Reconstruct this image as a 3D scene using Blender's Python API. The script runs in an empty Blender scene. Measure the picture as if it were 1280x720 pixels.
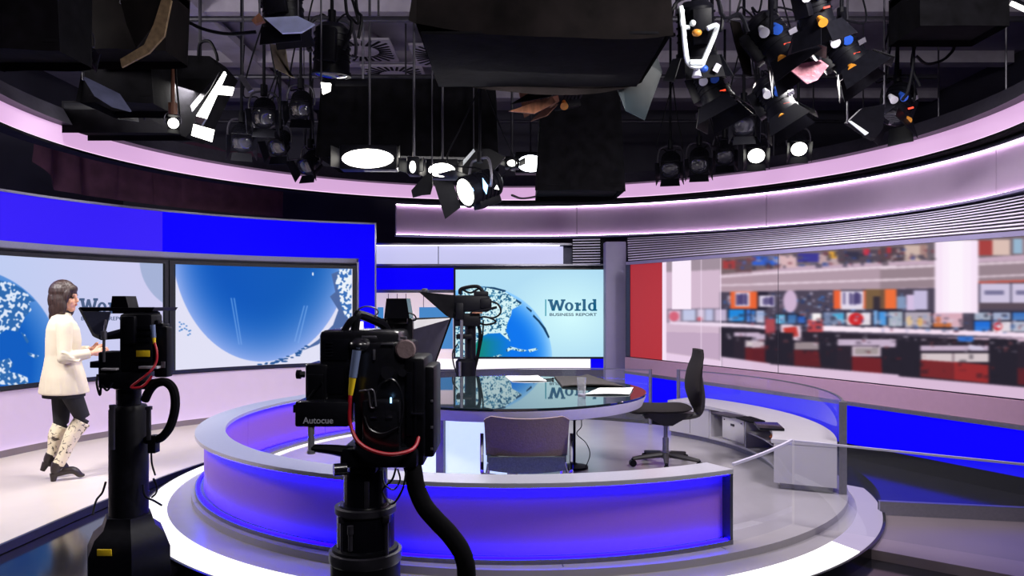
import bpy, bmesh, math, random
import numpy as np
from mathutils import Vector, Matrix, Euler
random.seed(7); np.random.seed(7)
PI = math.pi
SC = bpy.context.scene
COL = SC.collection
F = 950.0                      # focal length in pixels of the 1280 wide frame
CX, CY, CZ = 640.0, 377.0, 1.6
O = (0.0, 6.8)                 # centre of the round set

def R(d): return math.radians(d)
def at(px, py, d):             # the point seen at a pixel, d metres ahead
    return Vector(((px-CX)/F*d, d, CZ-(py-CY)/F*d))
def zz(py, d): return CZ-(py-CY)/F*d
def xx(px, d): return (px-CX)/F*d
def far_on_circle(px, r, c=O): # depth-ordered hit of the view azimuth with a circle, far side
    dx = (px-CX)/F
    # (t*dx-c0)^2+(t-c1)^2=r^2
    a = dx*dx+1; b = -2*(dx*c[0]+c[1]); cc = c[0]**2+c[1]**2-r*r
    D = b*b-4*a*cc
    if D < 0: D = 0
    t = (-b+math.sqrt(D))/(2*a)
    return t*dx, t
def near_on_circle(px, r, c=O):
    dx = (px-CX)/F
    a = dx*dx+1; b = -2*(dx*c[0]+c[1]); cc = c[0]**2+c[1]**2-r*r
    D = max(0, b*b-4*a*cc)
    t = (-b-math.sqrt(D))/(2*a)
    return t*dx, t
def ang(x, y, c=O): return math.degrees(math.atan2(y-c[1], x-c[0]))

# ---------------------------------------------------------------- materials
def s2l(c):
    c = np.asarray(c, dtype=float)/255.0
    return np.where(c <= 0.04045, c/12.92, ((c+0.055)/1.055)**2.4)
def rgb(*c):
    v = s2l(c); return (float(v[0]), float(v[1]), float(v[2]), 1.0)
def _setup(name):
    m = bpy.data.materials.new(name); m.use_nodes = True
    return m, m.node_tree.nodes, m.node_tree.links
def pmat(name, col, rough=0.5, metal=0.0, ior=1.5, noise=0.0, scale=20.0, bump=0.0, coat=0.0, spec=0.5, stretch=None, sheen=0.0):
    m, n, l = _setup(name)
    b = n['Principled BSDF']
    b.inputs['Base Color'].default_value = col
    b.inputs['Roughness'].default_value = rough
    b.inputs['Metallic'].default_value = metal
    b.inputs['IOR'].default_value = ior
    b.inputs['Specular IOR Level'].default_value = spec
    b.inputs['Coat Weight'].default_value = coat
    b.inputs['Sheen Weight'].default_value = sheen
    if noise or bump:
        tc = n.new('ShaderNodeTexCoord'); no = n.new('ShaderNodeTexNoise')
        no.inputs['Scale'].default_value = scale; no.inputs['Detail'].default_value = 4
        src = tc.outputs['Object']
        if stretch:
            mp = n.new('ShaderNodeMapping'); mp.inputs['Scale'].default_value = stretch
            l.new(src, mp.inputs['Vector']); src = mp.outputs['Vector']
        l.new(src, no.inputs['Vector'])
        if noise:
            r = n.new('ShaderNodeValToRGB')
            r.color_ramp.elements[0].position = 0.3; r.color_ramp.elements[1].position = 0.7
            r.color_ramp.elements[0].color = tuple(max(0, c*(1-noise)) for c in col[:3])+(1,)
            r.color_ramp.elements[1].color = tuple(min(1, c*(1+noise)) for c in col[:3])+(1,)
            l.new(no.outputs['Fac'], r.inputs['Fac']); l.new(r.outputs['Color'], b.inputs['Base Color'])
        if bump:
            bp = n.new('ShaderNodeBump'); bp.inputs['Strength'].default_value = bump; bp.inputs['Distance'].default_value = 0.01
            l.new(no.outputs['Fac'], bp.inputs['Height']); l.new(bp.outputs['Normal'], b.inputs['Normal'])
    return m
def emat(name, col, strength=1.0, base=(0.02, 0.02, 0.02, 1), rough=0.5, spec=0.3):
    m, n, l = _setup(name); b = n['Principled BSDF']
    b.inputs['Base Color'].default_value = base; b.inputs['Roughness'].default_value = rough; b.inputs['Specular IOR Level'].default_value = spec
    b.inputs['Emission Color'].default_value = col; b.inputs['Emission Strength'].default_value = strength
    return m
def screen_mat(name, strength=1.0, rough=0.35):
    m, n, l = _setup(name); b = n['Principled BSDF']
    b.inputs['Base Color'].default_value = (0.002, 0.002, 0.003, 1); b.inputs['Roughness'].default_value = rough; b.inputs['Specular IOR Level'].default_value = 0.06
    a = n.new('ShaderNodeAttribute'); a.attribute_name = 'picture'
    l.new(a.outputs['Color'], b.inputs['Emission Color']); b.inputs['Emission Strength'].default_value = strength
    return m
def glass_mat(name, tint, refl=1.0, ior=1.5, haze=0.0):
    m, n, l = _setup(name); n.remove(n['Principled BSDF'])
    out = [x for x in n if x.type == 'OUTPUT_MATERIAL'][0]
    t = n.new('ShaderNodeBsdfTransparent'); t.inputs['Color'].default_value = tint
    g = n.new('ShaderNodeBsdfGlossy'); g.inputs['Roughness'].default_value = 0.02
    f = n.new('ShaderNodeFresnel'); geo = n.new('ShaderNodeNewGeometry'); mm = n.new('ShaderNodeMath'); mm.operation = 'MULTIPLY_ADD'
    l.new(geo.outputs['Backfacing'], mm.inputs[0]); mm.inputs[1].default_value = 1/ior-ior; mm.inputs[2].default_value = ior
    l.new(mm.outputs[0], f.inputs['IOR'])          # the same reflectance from either side of a thin pane
    mx = n.new('ShaderNodeMixShader')
    l.new(f.outputs['Fac'], mx.inputs['Fac']); l.new(t.outputs[0], mx.inputs[1]); l.new(g.outputs[0], mx.inputs[2])
    last = mx
    if haze:
        d = n.new('ShaderNodeBsdfDiffuse'); d.inputs['Color'].default_value = (0.8, 0.8, 0.85, 1)
        m2 = n.new('ShaderNodeMixShader'); m2.inputs['Fac'].default_value = haze
        l.new(mx.outputs[0], m2.inputs[1]); l.new(d.outputs[0], m2.inputs[2]); last = m2
    l.new(last.outputs[0], out.inputs['Surface'])
    return m

M = {}
M['black_metal'] = pmat('black_metal', (0.0035, 0.0035, 0.006, 1), 0.45, noise=0.3, scale=30, spec=0.1)
M['black_plastic'] = pmat('black_plastic', (0.0035, 0.0035, 0.006, 1), 0.5, noise=0.25, scale=60, bump=0.05, spec=0.1)
M['black_gloss'] = pmat('black_gloss', (0.004, 0.004, 0.007, 1), 0.22, spec=0.3, noise=0.1)
M['black_cloth'] = pmat('black_cloth', (0.0035, 0.0033, 0.0045, 1), 0.95, noise=0.5, scale=9, bump=0.5, spec=0.08)
M['brown_cloth'] = pmat('brown_cloth', (0.0045, 0.0032, 0.0034, 1), 0.95, noise=0.5, scale=5, bump=0.6, spec=0.1)
M['tan_cloth'] = pmat('tan_cloth', rgb(165, 155, 120), 0.9, noise=0.35, scale=8, bump=0.4)
M['tan_edge'] = pmat('tan_edge', rgb(120, 100, 72), 0.9, noise=0.3, scale=30)
M['plum_drape'] = pmat('plum_drape', rgb(46, 27, 40), 0.95, noise=0.25, scale=6, bump=0.2, spec=0.1)
M['teal_gel'] = pmat('teal_gel', rgb(30, 40, 46), 0.45, noise=0.3, scale=5, bump=0.4)
M['pink_gel'] = pmat('pink_gel', rgb(170, 110, 125), 0.25, noise=0.4, scale=14, bump=0.8)
M['wood_brown'] = pmat('wood_brown', rgb(120, 78, 58), 0.5, noise=0.3, scale=6, stretch=(8, 1, 1))
M['grey_metal'] = pmat('grey_metal', rgb(120, 118, 130), 0.35, metal=0.7, noise=0.1, scale=40)
M['rim_metal'] = pmat('rim_metal', rgb(178, 178, 192), 0.3, metal=0.45, noise=0.04, scale=60)
M['satin_metal'] = pmat('satin_metal', rgb(150, 150, 165), 0.28, metal=0.85, noise=0.06, scale=60)
M['dark_trim'] = pmat('dark_trim', rgb(58, 58, 78), 0.35, metal=0.5, noise=0.1, scale=50)
M['chrome'] = pmat('chrome', (0.8, 0.8, 0.82, 1), 0.1, metal=1.0, noise=0.03, scale=50)
M['rig_metal'] = pmat('rig_metal', rgb(52, 50, 60), 0.45, metal=0.4, noise=0.2, scale=20)
M['flag_grey'] = pmat('flag_grey', rgb(75, 78, 105), 0.6, noise=0.2, scale=12)
M['blue_grey_door'] = pmat('blue_grey_door', rgb(190, 200, 245), 0.5, noise=0.1, scale=12)
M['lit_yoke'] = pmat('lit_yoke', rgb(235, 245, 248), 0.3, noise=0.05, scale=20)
M['knob_orange'] = pmat('knob_orange', rgb(205, 135, 40), 0.5, noise=0.1)
M['knob_white'] = pmat('knob_white', rgb(205, 205, 215), 0.5, noise=0.05)
M['knob_blue'] = pmat('knob_blue', rgb(35, 85, 190), 0.5, noise=0.1)
M['led_red'] = emat('led_red', (1.0, 0.06, 0.02, 1), 1.6)
M['led_green'] = emat('led_green', (0.1, 1.0, 0.3, 1), 1.5)
M['lamp_white'] = emat('lamp_white', (1.0, 0.95, 0.86, 1), 14.0)
M['lamp_cool'] = emat('lamp_cool', (0.9, 0.95, 1.0, 1), 14.0)
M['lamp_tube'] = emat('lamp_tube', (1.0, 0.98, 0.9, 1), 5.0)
M['glow_blue'] = emat('glow_blue', (0.25, 0.55, 1.0, 1), 4.0)
M['lens_dark'] = pmat('lens_dark', (0.02, 0.02, 0.03, 1), 0.08, coat=0.5)
M['room_dark'] = pmat('room_dark', rgb(46, 44, 58), 0.8, noise=0.15, scale=2)
M['ceiling_dark'] = pmat('ceiling_dark', rgb(138, 132, 148), 0.85, noise=0.12, scale=3)
M['beam_grey'] = pmat('beam_grey', rgb(160, 153, 168), 0.7, noise=0.15, scale=4)
M['floor_black'] = pmat('floor_black', (0.008, 0.008, 0.012, 1), 0.12, noise=0.2, scale=5, spec=0.6)
M['floor_pale'] = pmat('floor_pale', rgb(196, 185, 178), 0.32, noise=0.04, scale=3)
M['floor_grey'] = pmat('floor_grey', rgb(114, 102, 108), 0.32, noise=0.06, scale=3)
M['stage_grey'] = pmat('stage_grey', rgb(142, 137, 144), 0.25, noise=0.04, scale=4)
M['ring_light'] = emat('ring_light', (1.0, 0.97, 1.0, 1), 1.5)
M['ring_light_dim'] = emat('ring_light_dim', (0.62, 0.52, 0.78, 1), 0.75)
M['led_blue'] = emat('led_blue', (0.002, 0.0, 1.0, 1), 25.0)
M['panel_violet'] = pmat('panel_violet', rgb(130, 84, 166), 0.5, noise=0.03, scale=120)
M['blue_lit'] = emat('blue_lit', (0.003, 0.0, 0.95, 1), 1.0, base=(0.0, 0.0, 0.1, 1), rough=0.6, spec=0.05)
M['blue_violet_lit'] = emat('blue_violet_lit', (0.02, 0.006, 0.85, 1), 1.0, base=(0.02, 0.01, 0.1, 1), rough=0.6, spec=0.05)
M['pink_lit'] = emat('pink_lit', (0.68, 0.40, 0.68, 1), 0.95, base=(0.2, 0.15, 0.2, 1), rough=0.6)
M['pink_line'] = emat('pink_line', (1.0, 0.72, 0.98, 1), 1.25)
M['fascia'] = pmat('fascia', rgb(140, 124, 146), 0.5, noise=0.03, scale=8)
M['led_pink'] = emat('led_pink', (1.0, 0.72, 0.98, 1), 13.0)
M['led_white'] = emat('led_white', (0.92, 0.84, 1.0, 1), 3.6)
M['white_lit'] = emat('white_lit', (0.62, 0.62, 0.93, 1), 0.85, base=(0.15, 0.15, 0.2, 1))
M['white_strip'] = emat('white_strip', (1.0, 0.93, 1.0, 1), 1.15)
M['lavender_panel'] = pmat('lavender_panel', rgb(186, 168, 192), 0.5, noise=0.02, scale=6)
M['pink_wall'] = emat('pink_wall', (0.72, 0.58, 0.66, 1), 0.75, base=(0.6, 0.5, 0.5, 1))
M['blue_glow_panel'] = emat('blue_glow_panel', (0.05, 0.25, 0.62, 1), 0.9)
M['red_panel'] = emat('red_panel', (0.45, 0.02, 0.03, 1), 0.6, base=(0.25, 0.02, 0.02, 1))
M['column_lav'] = pmat('column_lav', rgb(128, 120, 158), 0.5, noise=0.05, scale=4)
M['slat_metal'] = pmat('slat_metal', rgb(205, 200, 222), 0.4, metal=0.2, noise=0.05, scale=20)
M['screen'] = screen_mat('screen')
M['screen_wall'] = screen_mat('screen_wall', 1.0, 0.6)
M['bezel'] = pmat('bezel', (0.012, 0.014, 0.018, 1), 0.3, noise=0.1)
M['letter_teal'] = emat('letter_teal', rgb(18, 92, 130), 1.0)
M['letter_navy'] = emat('letter_navy', rgb(22, 58, 92), 1.0)
M['letter_bar'] = emat('letter_bar', rgb(70, 160, 180), 1.0)
M['letter_slate'] = emat('letter_slate', rgb(60, 85, 125), 1.0)
M['letter_grey'] = pmat('letter_grey', rgb(190, 190, 205), 0.5, noise=0.02)
M['cam_plastic'] = pmat('cam_plastic', (0.006, 0.006, 0.009, 1), 0.24, noise=0.2, scale=60, bump=0.05, spec=0.8)
M['pink_sill'] = pmat('pink_sill', rgb(158, 124, 150), 0.5, noise=0.03)
M['glass'] = glass_mat('glass', (0.90, 0.90, 0.95, 1), haze=0.05)
M['glass_edge'] = pmat('glass_edge', rgb(175, 170, 195), 0.3, noise=0.03)
M['tumbler'] = glass_mat('tumbler', (0.94, 0.94, 0.96, 1), haze=0.10)
M['table_glass'] = pmat('table_glass', (0.012, 0.02, 0.025, 1), 0.02, ior=2.3, spec=0.5)
M['table_edge'] = pmat('table_edge', rgb(178, 172, 200), 0.4, noise=0.03)
M['table_base_lit'] = emat('table_base_lit', (0.62, 0.80, 0.95, 1), 0.85, base=(0.7, 0.7, 0.75, 1))
M['paper'] = pmat('paper', rgb(238, 238, 240), 0.7, noise=0.03, scale=10)
M['paper_print'] = pmat('paper_print', rgb(48, 44, 44), 0.7, noise=0.8, scale=60)
M['chair_fabric'] = pmat('chair_fabric', rgb(27, 23, 26), 0.9, noise=0.2, scale=90, bump=0.15, spec=0.2)
M['chair_brown'] = pmat('chair_brown', rgb(112, 94, 98), 0.9, noise=0.12, scale=90, bump=0.15)
M['seat_fabric'] = pmat('seat_fabric', rgb(70, 76, 78), 0.8, noise=0.2, scale=90, bump=0.15)
M['chair_plastic'] = pmat('chair_plastic', rgb(36, 33, 38), 0.5, noise=0.15, scale=40)
M['cabinet_white'] = pmat('cabinet_white', rgb(158, 154, 164), 0.4, noise=0.02, scale=10)
M['cabinet_inside'] = pmat('cabinet_inside', rgb(95, 90, 95), 0.6, noise=0.1)
M['safe_white'] = pmat('safe_white', rgb(190, 186, 190), 0.35, noise=0.02)
M['orange'] = pmat('orange', rgb(215, 120, 60), 0.6, noise=0.1)
M['yellow'] = pmat('yellow', rgb(225, 190, 30), 0.5, noise=0.08)
M['red_cable'] = pmat('red_cable', rgb(165, 20, 38), 0.4, noise=0.05)
M['connector'] = pmat('connector', rgb(120, 135, 175), 0.35, metal=0.4, noise=0.05)
M['skin'] = pmat('skin', rgb(205, 150, 125), 0.5, noise=0.06, scale=40)
M['lip'] = pmat('lip', rgb(160, 80, 78), 0.45, noise=0.05)
M['eye'] = pmat('eye', rgb(40, 32, 30), 0.2, noise=0.05)
M['hair'] = pmat('hair', rgb(48, 32, 30), 0.45, noise=0.5, scale=18, bump=0.5, stretch=(6, 6, 0.6))
M['jacket'] = pmat('jacket', rgb(206, 193, 172), 0.85, noise=0.05, scale=8, bump=0.12)
M['black_legging'] = pmat('black_legging', (0.006, 0.005, 0.007, 1), 0.8, noise=0.2, scale=30)
M['boot_dark'] = pmat('boot_dark', rgb(38, 28, 28), 0.4, noise=0.2, scale=30)
def boot_mat():
    m, n, l = _setup('boot_cream'); b = n['Principled BSDF']; b.inputs['Roughness'].default_value = 0.6
    tc = n.new('ShaderNodeTexCoord'); w = n.new('ShaderNodeTexNoise'); w.inputs['Scale'].default_value = 17; w.inputs['Detail'].default_value = 5
    w.inputs['Distortion'].default_value = 2.0
    r = n.new('ShaderNodeValToRGB'); r.color_ramp.elements[0].position = 0.55; r.color_ramp.elements[1].position = 0.62
    r.color_ramp.elements[0].color = rgb(222, 208, 180); r.color_ramp.elements[1].color = rgb(70, 58, 52)
    l.new(tc.outputs['Object'], w.inputs['Vector']); l.new(w.outputs['Fac'], r.inputs['Fac']); l.new(r.outputs['Color'], b.inputs['Base Color'])
    return m
M['boot_cream'] = boot_mat()

# ---------------------------------------------------------------- mesh builder
def catmull(pts, n=6):
    P = [Vector(p) for p in pts]
    if len(P) < 3: return P
    out = []
    Q = [P[0]*2-P[1]]+P+[P[-1]*2-P[-2]]
    for i in range(1, len(Q)-2):
        for k in range(n):
            t = k/n; a, b, c, d = Q[i-1], Q[i], Q[i+1], Q[i+2]
            out.append(0.5*((2*b)+(-a+c)*t+(2*a-5*b+4*c-d)*t*t+(-a+3*b-3*c+d)*t**3))
    out.append(P[-1]); return out
class MB:
    def __init__(s): s.bm = bmesh.new()
    def _face(s, vs):
        try: return s.bm.faces.new(vs)
        except ValueError: return None
    def box(s, c, size, rot=None, bev=0.0):
        t = bmesh.new(); bmesh.ops.create_cube(t, size=1.0)
        bmesh.ops.scale(t, vec=Vector(size), verts=t.verts)
        if bev: bmesh.ops.bevel(t, geom=list(t.edges), offset=bev, segments=2, affect='EDGES', profile=0.5)
        m = Matrix.Translation(Vector(c))
        if rot is not None: m = m @ (rot.to_4x4() if isinstance(rot, Matrix) else Euler(rot).to_matrix().to_4x4())
        return s._merge(t, m)
    def _merge(s, t, m=None):
        if m is not None: bmesh.ops.transform(t, matrix=m, verts=t.verts)
        mp = {}
        for v in t.verts: mp[v] = s.bm.verts.new(v.co)
        for f in t.faces: s._face([mp[v] for v in f.verts])
        t.free(); return s
    def ring(s, c, u, v, ru, rv, n):
        return [s.bm.verts.new(c+u*(ru*math.cos(2*PI*k/n))+v*(rv*math.sin(2*PI*k/n))) for k in range(n)]
    def bridge(s, a, b):
        n = len(a)
        for k in range(n): s._face([a[k], a[(k+1) % n], b[(k+1) % n], b[k]])
    def cyl(s, p0, p1, r0, r1=None, n=14, cap=True):
        p0 = Vector(p0); p1 = Vector(p1); r1 = r0 if r1 is None else r1
        d = (p1-p0).normalized(); up = Vector((0, 0, 1)) if abs(d.z) < 0.9 else Vector((1, 0, 0))
        u = d.cross(up).normalized(); v = d.cross(u).normalized()
        a = s.ring(p0, u, v, r0, r0, n); b = s.ring(p1, u, v, r1, r1, n)
        s.bridge(a, b)
        if cap: s._face(a[::-1]); s._face(b)
        return s
    def tube(s, pts, r, n=8, sub=6, cap=True):
        P = catmull(pts, sub) if sub else [Vector(p) for p in pts]
        rr = r if isinstance(r, (list, tuple)) else None
        prev = None; u = None
        for i, p in enumerate(P):
            d = (P[min(i+1, len(P)-1)]-P[max(i-1, 0)])
            if d.length < 1e-9: d = Vector((0, 0, 1))
            d.normalize()
            if u is None:
                up = Vector((0, 0, 1)) if abs(d.z) < 0.9 else Vector((1, 0, 0)); u = d.cross(up).normalized()
            u = (u-d*u.dot(d)).normalized(); v = d.cross(u)
            if rr:
                t = i/(len(P)-1)*(len(rr)-1); k = min(int(t), len(rr)-2); ra = rr[k]+(rr[k+1]-rr[k])*(t-k)
            else: ra = r
            if isinstance(ra, tuple): ra = ra[0]
            cur = s.ring(p, u, v, ra, ra, n)
            if prev: s.bridge(prev, cur)
            elif cap: s._face(cur[::-1])
            prev = cur
        if cap: s._face(prev)
        return s
    def loft(s, rings, n=24):      # rings: (centre, rx, ry) stacked, horizontal ellipses
        prev = None
        for c, rx, ry in rings:
            cur = s.ring(Vector(c), Vector((1, 0, 0)), Vector((0, 1, 0)), rx, ry, n)
            if prev: s.bridge(prev, cur)
            else: s._face(cur[::-1])
            prev = cur
        s._face(prev); return s
    def ell(s, c, r, rot=None, seg=20):
        t = bmesh.new(); bmesh.ops.create_uvsphere(t, u_segments=seg, v_segments=max(8, seg//2), radius=1.0)
        m = Matrix.Translation(Vector(c))
        if rot: m = m @ Euler(rot).to_matrix().to_4x4()
        return s._merge(t, m @ Matrix.Diagonal(Vector((r[0], r[1], r[2], 1))))
    def lathe(s, prof, c=(0, 0, 0), n=32, m=None):
        t = bmesh.new(); rows = []
        for r, z in prof:
            rows.append([t.verts.new((r*math.cos(2*PI*k/n), r*math.sin(2*PI*k/n), z)) for k in range(n)])
        for a, b in zip(rows, rows[1:]):
            for k in range(n): t.faces.new([a[k], a[(k+1) % n], b[(k+1) % n], b[k]])
        t.faces.new(rows[0][::-1]); t.faces.new(rows[-1])
        return s._merge(t, Matrix.Translation(Vector(c)) @ (m or Matrix.Identity(4)))
    def arc(s, prof, a0, a1, n=48, c=O):   # profile (r, z) swept about the vertical axis through c
        full = abs(a1-a0) >= 359.9
        rows = []
        cnt = n if full else n+1
        for i in range(cnt):
            a = R(a0+(a1-a0)*i/n)
            rows.append([s.bm.verts.new((c[0]+r*math.cos(a), c[1]+r*math.sin(a), z)) for r, z in prof])
        k = len(prof)
        for i in range(n):
            p, q = rows[i], rows[(i+1) % cnt]
            for j in range(k): s._face([p[j], p[(j+1) % k], q[(j+1) % k], q[j]])
        if not full: s._face(rows[0][::-1]); s._face(rows[-1])
        return s
    def prism(s, pts, z0, z1):             # plan polygon extruded upward
        a = [s.bm.verts.new((p[0], p[1], z0)) for p in pts]; b = [s.bm.verts.new((p[0], p[1], z1)) for p in pts]
        s.bridge(a, b); s._face(a[::-1]); s._face(b); return s
    def slab(s, pts, off):                 # 3D polygon given thickness along a vector
        off = Vector(off)
        a = [s.bm.verts.new(Vector(p)) for p in pts]; b = [s.bm.verts.new(Vector(p)+off) for p in pts]
        s.bridge(a, b); s._face(a[::-1]); s._face(b); return s
    def sheet(s, fn, nu, nv, thick=None):
        g = [[s.bm.verts.new(fn(i/nu, j/nv)) for j in range(nv+1)] for i in range(nu+1)]
        for i in range(nu):
            for j in range(nv): s._face([g[i][j], g[i+1][j], g[i+1][j+1], g[i][j+1]])
        if thick:
            th = Vector(thick)
            h = [[s.bm.verts.new(g[i][j].co+th) for j in range(nv+1)] for i in range(nu+1)]
            for i in range(nu):
                for j in range(nv): s._face([h[i][j], h[i][j+1], h[i+1][j+1], h[i+1][j]])
            for i in range(nu):
                s._face([g[i][0], h[i][0], h[i+1][0], g[i+1][0]]); s._face([g[i][nv], g[i+1][nv], h[i+1][nv], h[i][nv]])
            for j in range(nv):
                s._face([g[0][j], g[0][j+1], h[0][j+1], h[0][j]]); s._face([g[nu][j], h[nu][j], h[nu][j+1], g[nu][j+1]])
        return s
    def mesh(s, name, smooth=35):
        bmesh.ops.recalc_face_normals(s.bm, faces=s.bm.faces)
        me = bpy.data.meshes.new(name); s.bm.to_mesh(me); s.bm.free()
        if smooth:
            me.shade_smooth(); me.set_sharp_from_angle(angle=R(smooth))
        return me
XF = {}
def tag(o, label, cat, group=None, kind=None):
    o['label'] = label
    if cat: o['category'] = cat
    if group: o['group'] = group
    if kind: o['kind'] = kind
    return o
def thing(name, label, cat, loc=(0, 0, 0), rotz=0.0, group=None):
    o = bpy.data.objects.new(name, None); COL.objects.link(o)
    o.location = loc; o.rotation_euler = (0, 0, rotz); o.empty_display_size = 0.1
    XF[o.name] = (Matrix.Translation(Vector(loc)) @ Matrix.Rotation(rotz, 4, 'Z')).inverted()
    return tag(o, label, cat, group)
def part(name, mb, mat, parent, world=True, smooth=35, label=None):
    me = mb if isinstance(mb, bpy.types.Mesh) else mb.mesh(name, smooth)
    me.materials.append(M[mat] if isinstance(mat, str) else mat)
    o = bpy.data.objects.new(name, me); COL.objects.link(o)
    o.parent = parent
    inv = XF[parent.name]
    if world: me.transform(inv)
    XF[o.name] = inv
    if label: o['label'] = label
    return o
def solo(name, mb, mat, label, cat, group=None, kind=None, smooth=35):
    me = mb if isinstance(mb, bpy.types.Mesh) else mb.mesh(name, smooth)
    me.materials.append(M[mat] if isinstance(mat, str) else mat)
    o = bpy.data.objects.new(name, me); COL.objects.link(o)
    co = np.empty(len(me.vertices)*3); me.vertices.foreach_get('co', co); co = co.reshape(-1, 3)
    lo, hi = co.min(0), co.max(0)
    b = Vector(((lo[0]+hi[0])/2, (lo[1]+hi[1])/2, lo[2]))
    me.transform(Matrix.Translation(-b)); o.location = b
    XF[o.name] = Matrix.Translation(-b)
    return tag(o, label, cat, group, kind)
def struct(name, mb, mat, label=None, smooth=35):
    o = solo(name, mb, mat, label or name.replace('_', ' '), None, None, 'structure', smooth)
    if label is None: del o['label']
    return o
def remesh(mb, voxel, smooth_it=4):
    me = mb.mesh('tmp', 0); o = bpy.data.objects.new('tmp', me); COL.objects.link(o)
    m = o.modifiers.new('r', 'REMESH'); m.mode = 'VOXEL'; m.voxel_size = voxel
    if smooth_it:
        sm = o.modifiers.new('s', 'SMOOTH'); sm.factor = 0.5; sm.iterations = smooth_it
    dg = bpy.context.evaluated_depsgraph_get()
    r = bpy.data.meshes.new_from_object(o.evaluated_get(dg))
    bpy.data.objects.remove(o); bpy.data.meshes.remove(me)
    r.shade_smooth()
    return r
def text_mesh(body, size=1.0, extrude=0.0):
    cu = bpy.data.curves.new('t', 'FONT'); cu.body = body; cu.size = size; cu.extrude = extrude; cu.offset = 0.018
    o = bpy.data.objects.new('t', cu); COL.objects.link(o)
    dg = bpy.context.evaluated_depsgraph_get()
    me = bpy.data.meshes.new_from_object(o.evaluated_get(dg))
    bpy.data.objects.remove(o); bpy.data.curves.remove(cu)
    return me

# ---------------------------------------------------------------- pictures shown on the screens
class Canvas:
    def __init__(s, x0, y0, x1, y1, sc=2.0, bg=(0, 0, 0)):
        s.x0, s.y0, s.sc = x0, y0, sc
        s.w, s.h = int((x1-x0)*sc), int((y1-y0)*sc)
        s.a = np.zeros((s.h, s.w, 3)); s.a[:] = bg
        yy, xx_ = np.mgrid[0:s.h, 0:s.w]
        s.X = xx_/sc+x0+0.5/sc; s.Y = yy/sc+y0+0.5/sc
    def put(s, mask, col, al=1.0):
        col = np.asarray(col, dtype=float)
        if col.ndim == 1: s.a[mask] = s.a[mask]*(1-al)+col*al
        else: s.a[mask] = s.a[mask]*(1-al)+col[mask]*al
    def polymask(s, pts):
        m = np.zeros((s.h, s.w), bool); n = len(pts)
        for i in range(n):
            (xa, ya), (xb, yb) = pts[i], pts[(i+1) % n]
            if ya == yb: continue
            c = ((ya > s.Y) != (yb > s.Y)) & (s.X < (xb-xa)*(s.Y-ya)/(yb-ya)+xa)
            m ^= c
        return m
    def poly(s, pts, col, al=1.0): s.put(s.polymask(pts), col, al)
    def rect(s, x0, y0, x1, y1, col, al=1.0): s.put((s.X >= x0) & (s.X < x1) & (s.Y >= y0) & (s.Y < y1), col, al)
    def ell(s, cx, cy, rx, ry, col, al=1.0): s.put(((s.X-cx)/rx)**2+((s.Y-cy)/ry)**2 < 1, col, al)
    def blur(s, k):
        for _ in range(2):
            for ax in (0, 1):
                p = np.pad(s.a, [(k, k) if i == ax else (0, 0) for i in range(3)], mode='edge')
                c = np.cumsum(p, axis=ax); c = np.insert(c, 0, 0, axis=ax)
                n = s.a.shape[ax]
                s.a = (np.take(c, range(2*k+1, n+2*k+1), axis=ax)-np.take(c, range(0, n), axis=ax))/(2*k+1)
    def noise(s, k):
        n = np.random.rand(s.h, s.w, 1); t = Canvas.__new__(Canvas); t.a = n; t.blur(k); n = t.a[..., 0]
        return (n-n.min())/(n.max()-n.min())
    def sample(s, px, py):
        fx = np.clip((px-s.x0)*s.sc-0.5, 0, s.w-1.001); fy = np.clip((py-s.y0)*s.sc-0.5, 0, s.h-1.001)
        ix, iy = fx.astype(int), fy.astype(int); tx, ty = (fx-ix)[:, None], (fy-iy)[:, None]
        a = s.a
        return (a[iy, ix]*(1-tx)+a[iy, ix+1]*tx)*(1-ty)+(a[iy+1, ix]*(1-tx)+a[iy+1, ix+1]*tx)*ty
def display(name, fn, nu, nv, canvas, mat, parent):
    U, V = np.meshgrid(np.linspace(0, 1, nu+1), np.linspace(0, 1, nv+1), indexing='ij')
    co = np.array([fn(u, v) for u, v in zip(U.ravel(), V.ravel())])
    px = CX+co[:, 0]/co[:, 1]*F; py = CY-(co[:, 2]-CZ)/co[:, 1]*F
    c = np.clip(s2l(np.clip(canvas.sample(px, py), 0, 255)), 0, 1)
    me = bpy.data.meshes.new(name)
    i, j = np.meshgrid(np.arange(nu), np.arange(nv), indexing='ij')
    b = (i*(nv+1)+j).ravel()
    faces = np.stack([b, b+nv+1, b+nv+2, b+1], 1)
    me.vertices.add(len(co)); me.vertices.foreach_set('co', co.ravel())
    me.loops.add(faces.size); me.loops.foreach_set('vertex_index', faces.ravel().astype(np.int32))
    me.polygons.add(len(faces)); me.polygons.foreach_set('loop_start', np.arange(0, faces.size, 4, dtype=np.int32))
    me.update(calc_edges=True)
    at_ = me.color_attributes.new('picture', 'FLOAT_COLOR', 'POINT')
    at_.data.foreach_set('color', np.concatenate([c, np.ones((len(c), 1))], 1).ravel().astype(np.float32))
    return part(name, me, mat, parent)
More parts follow.
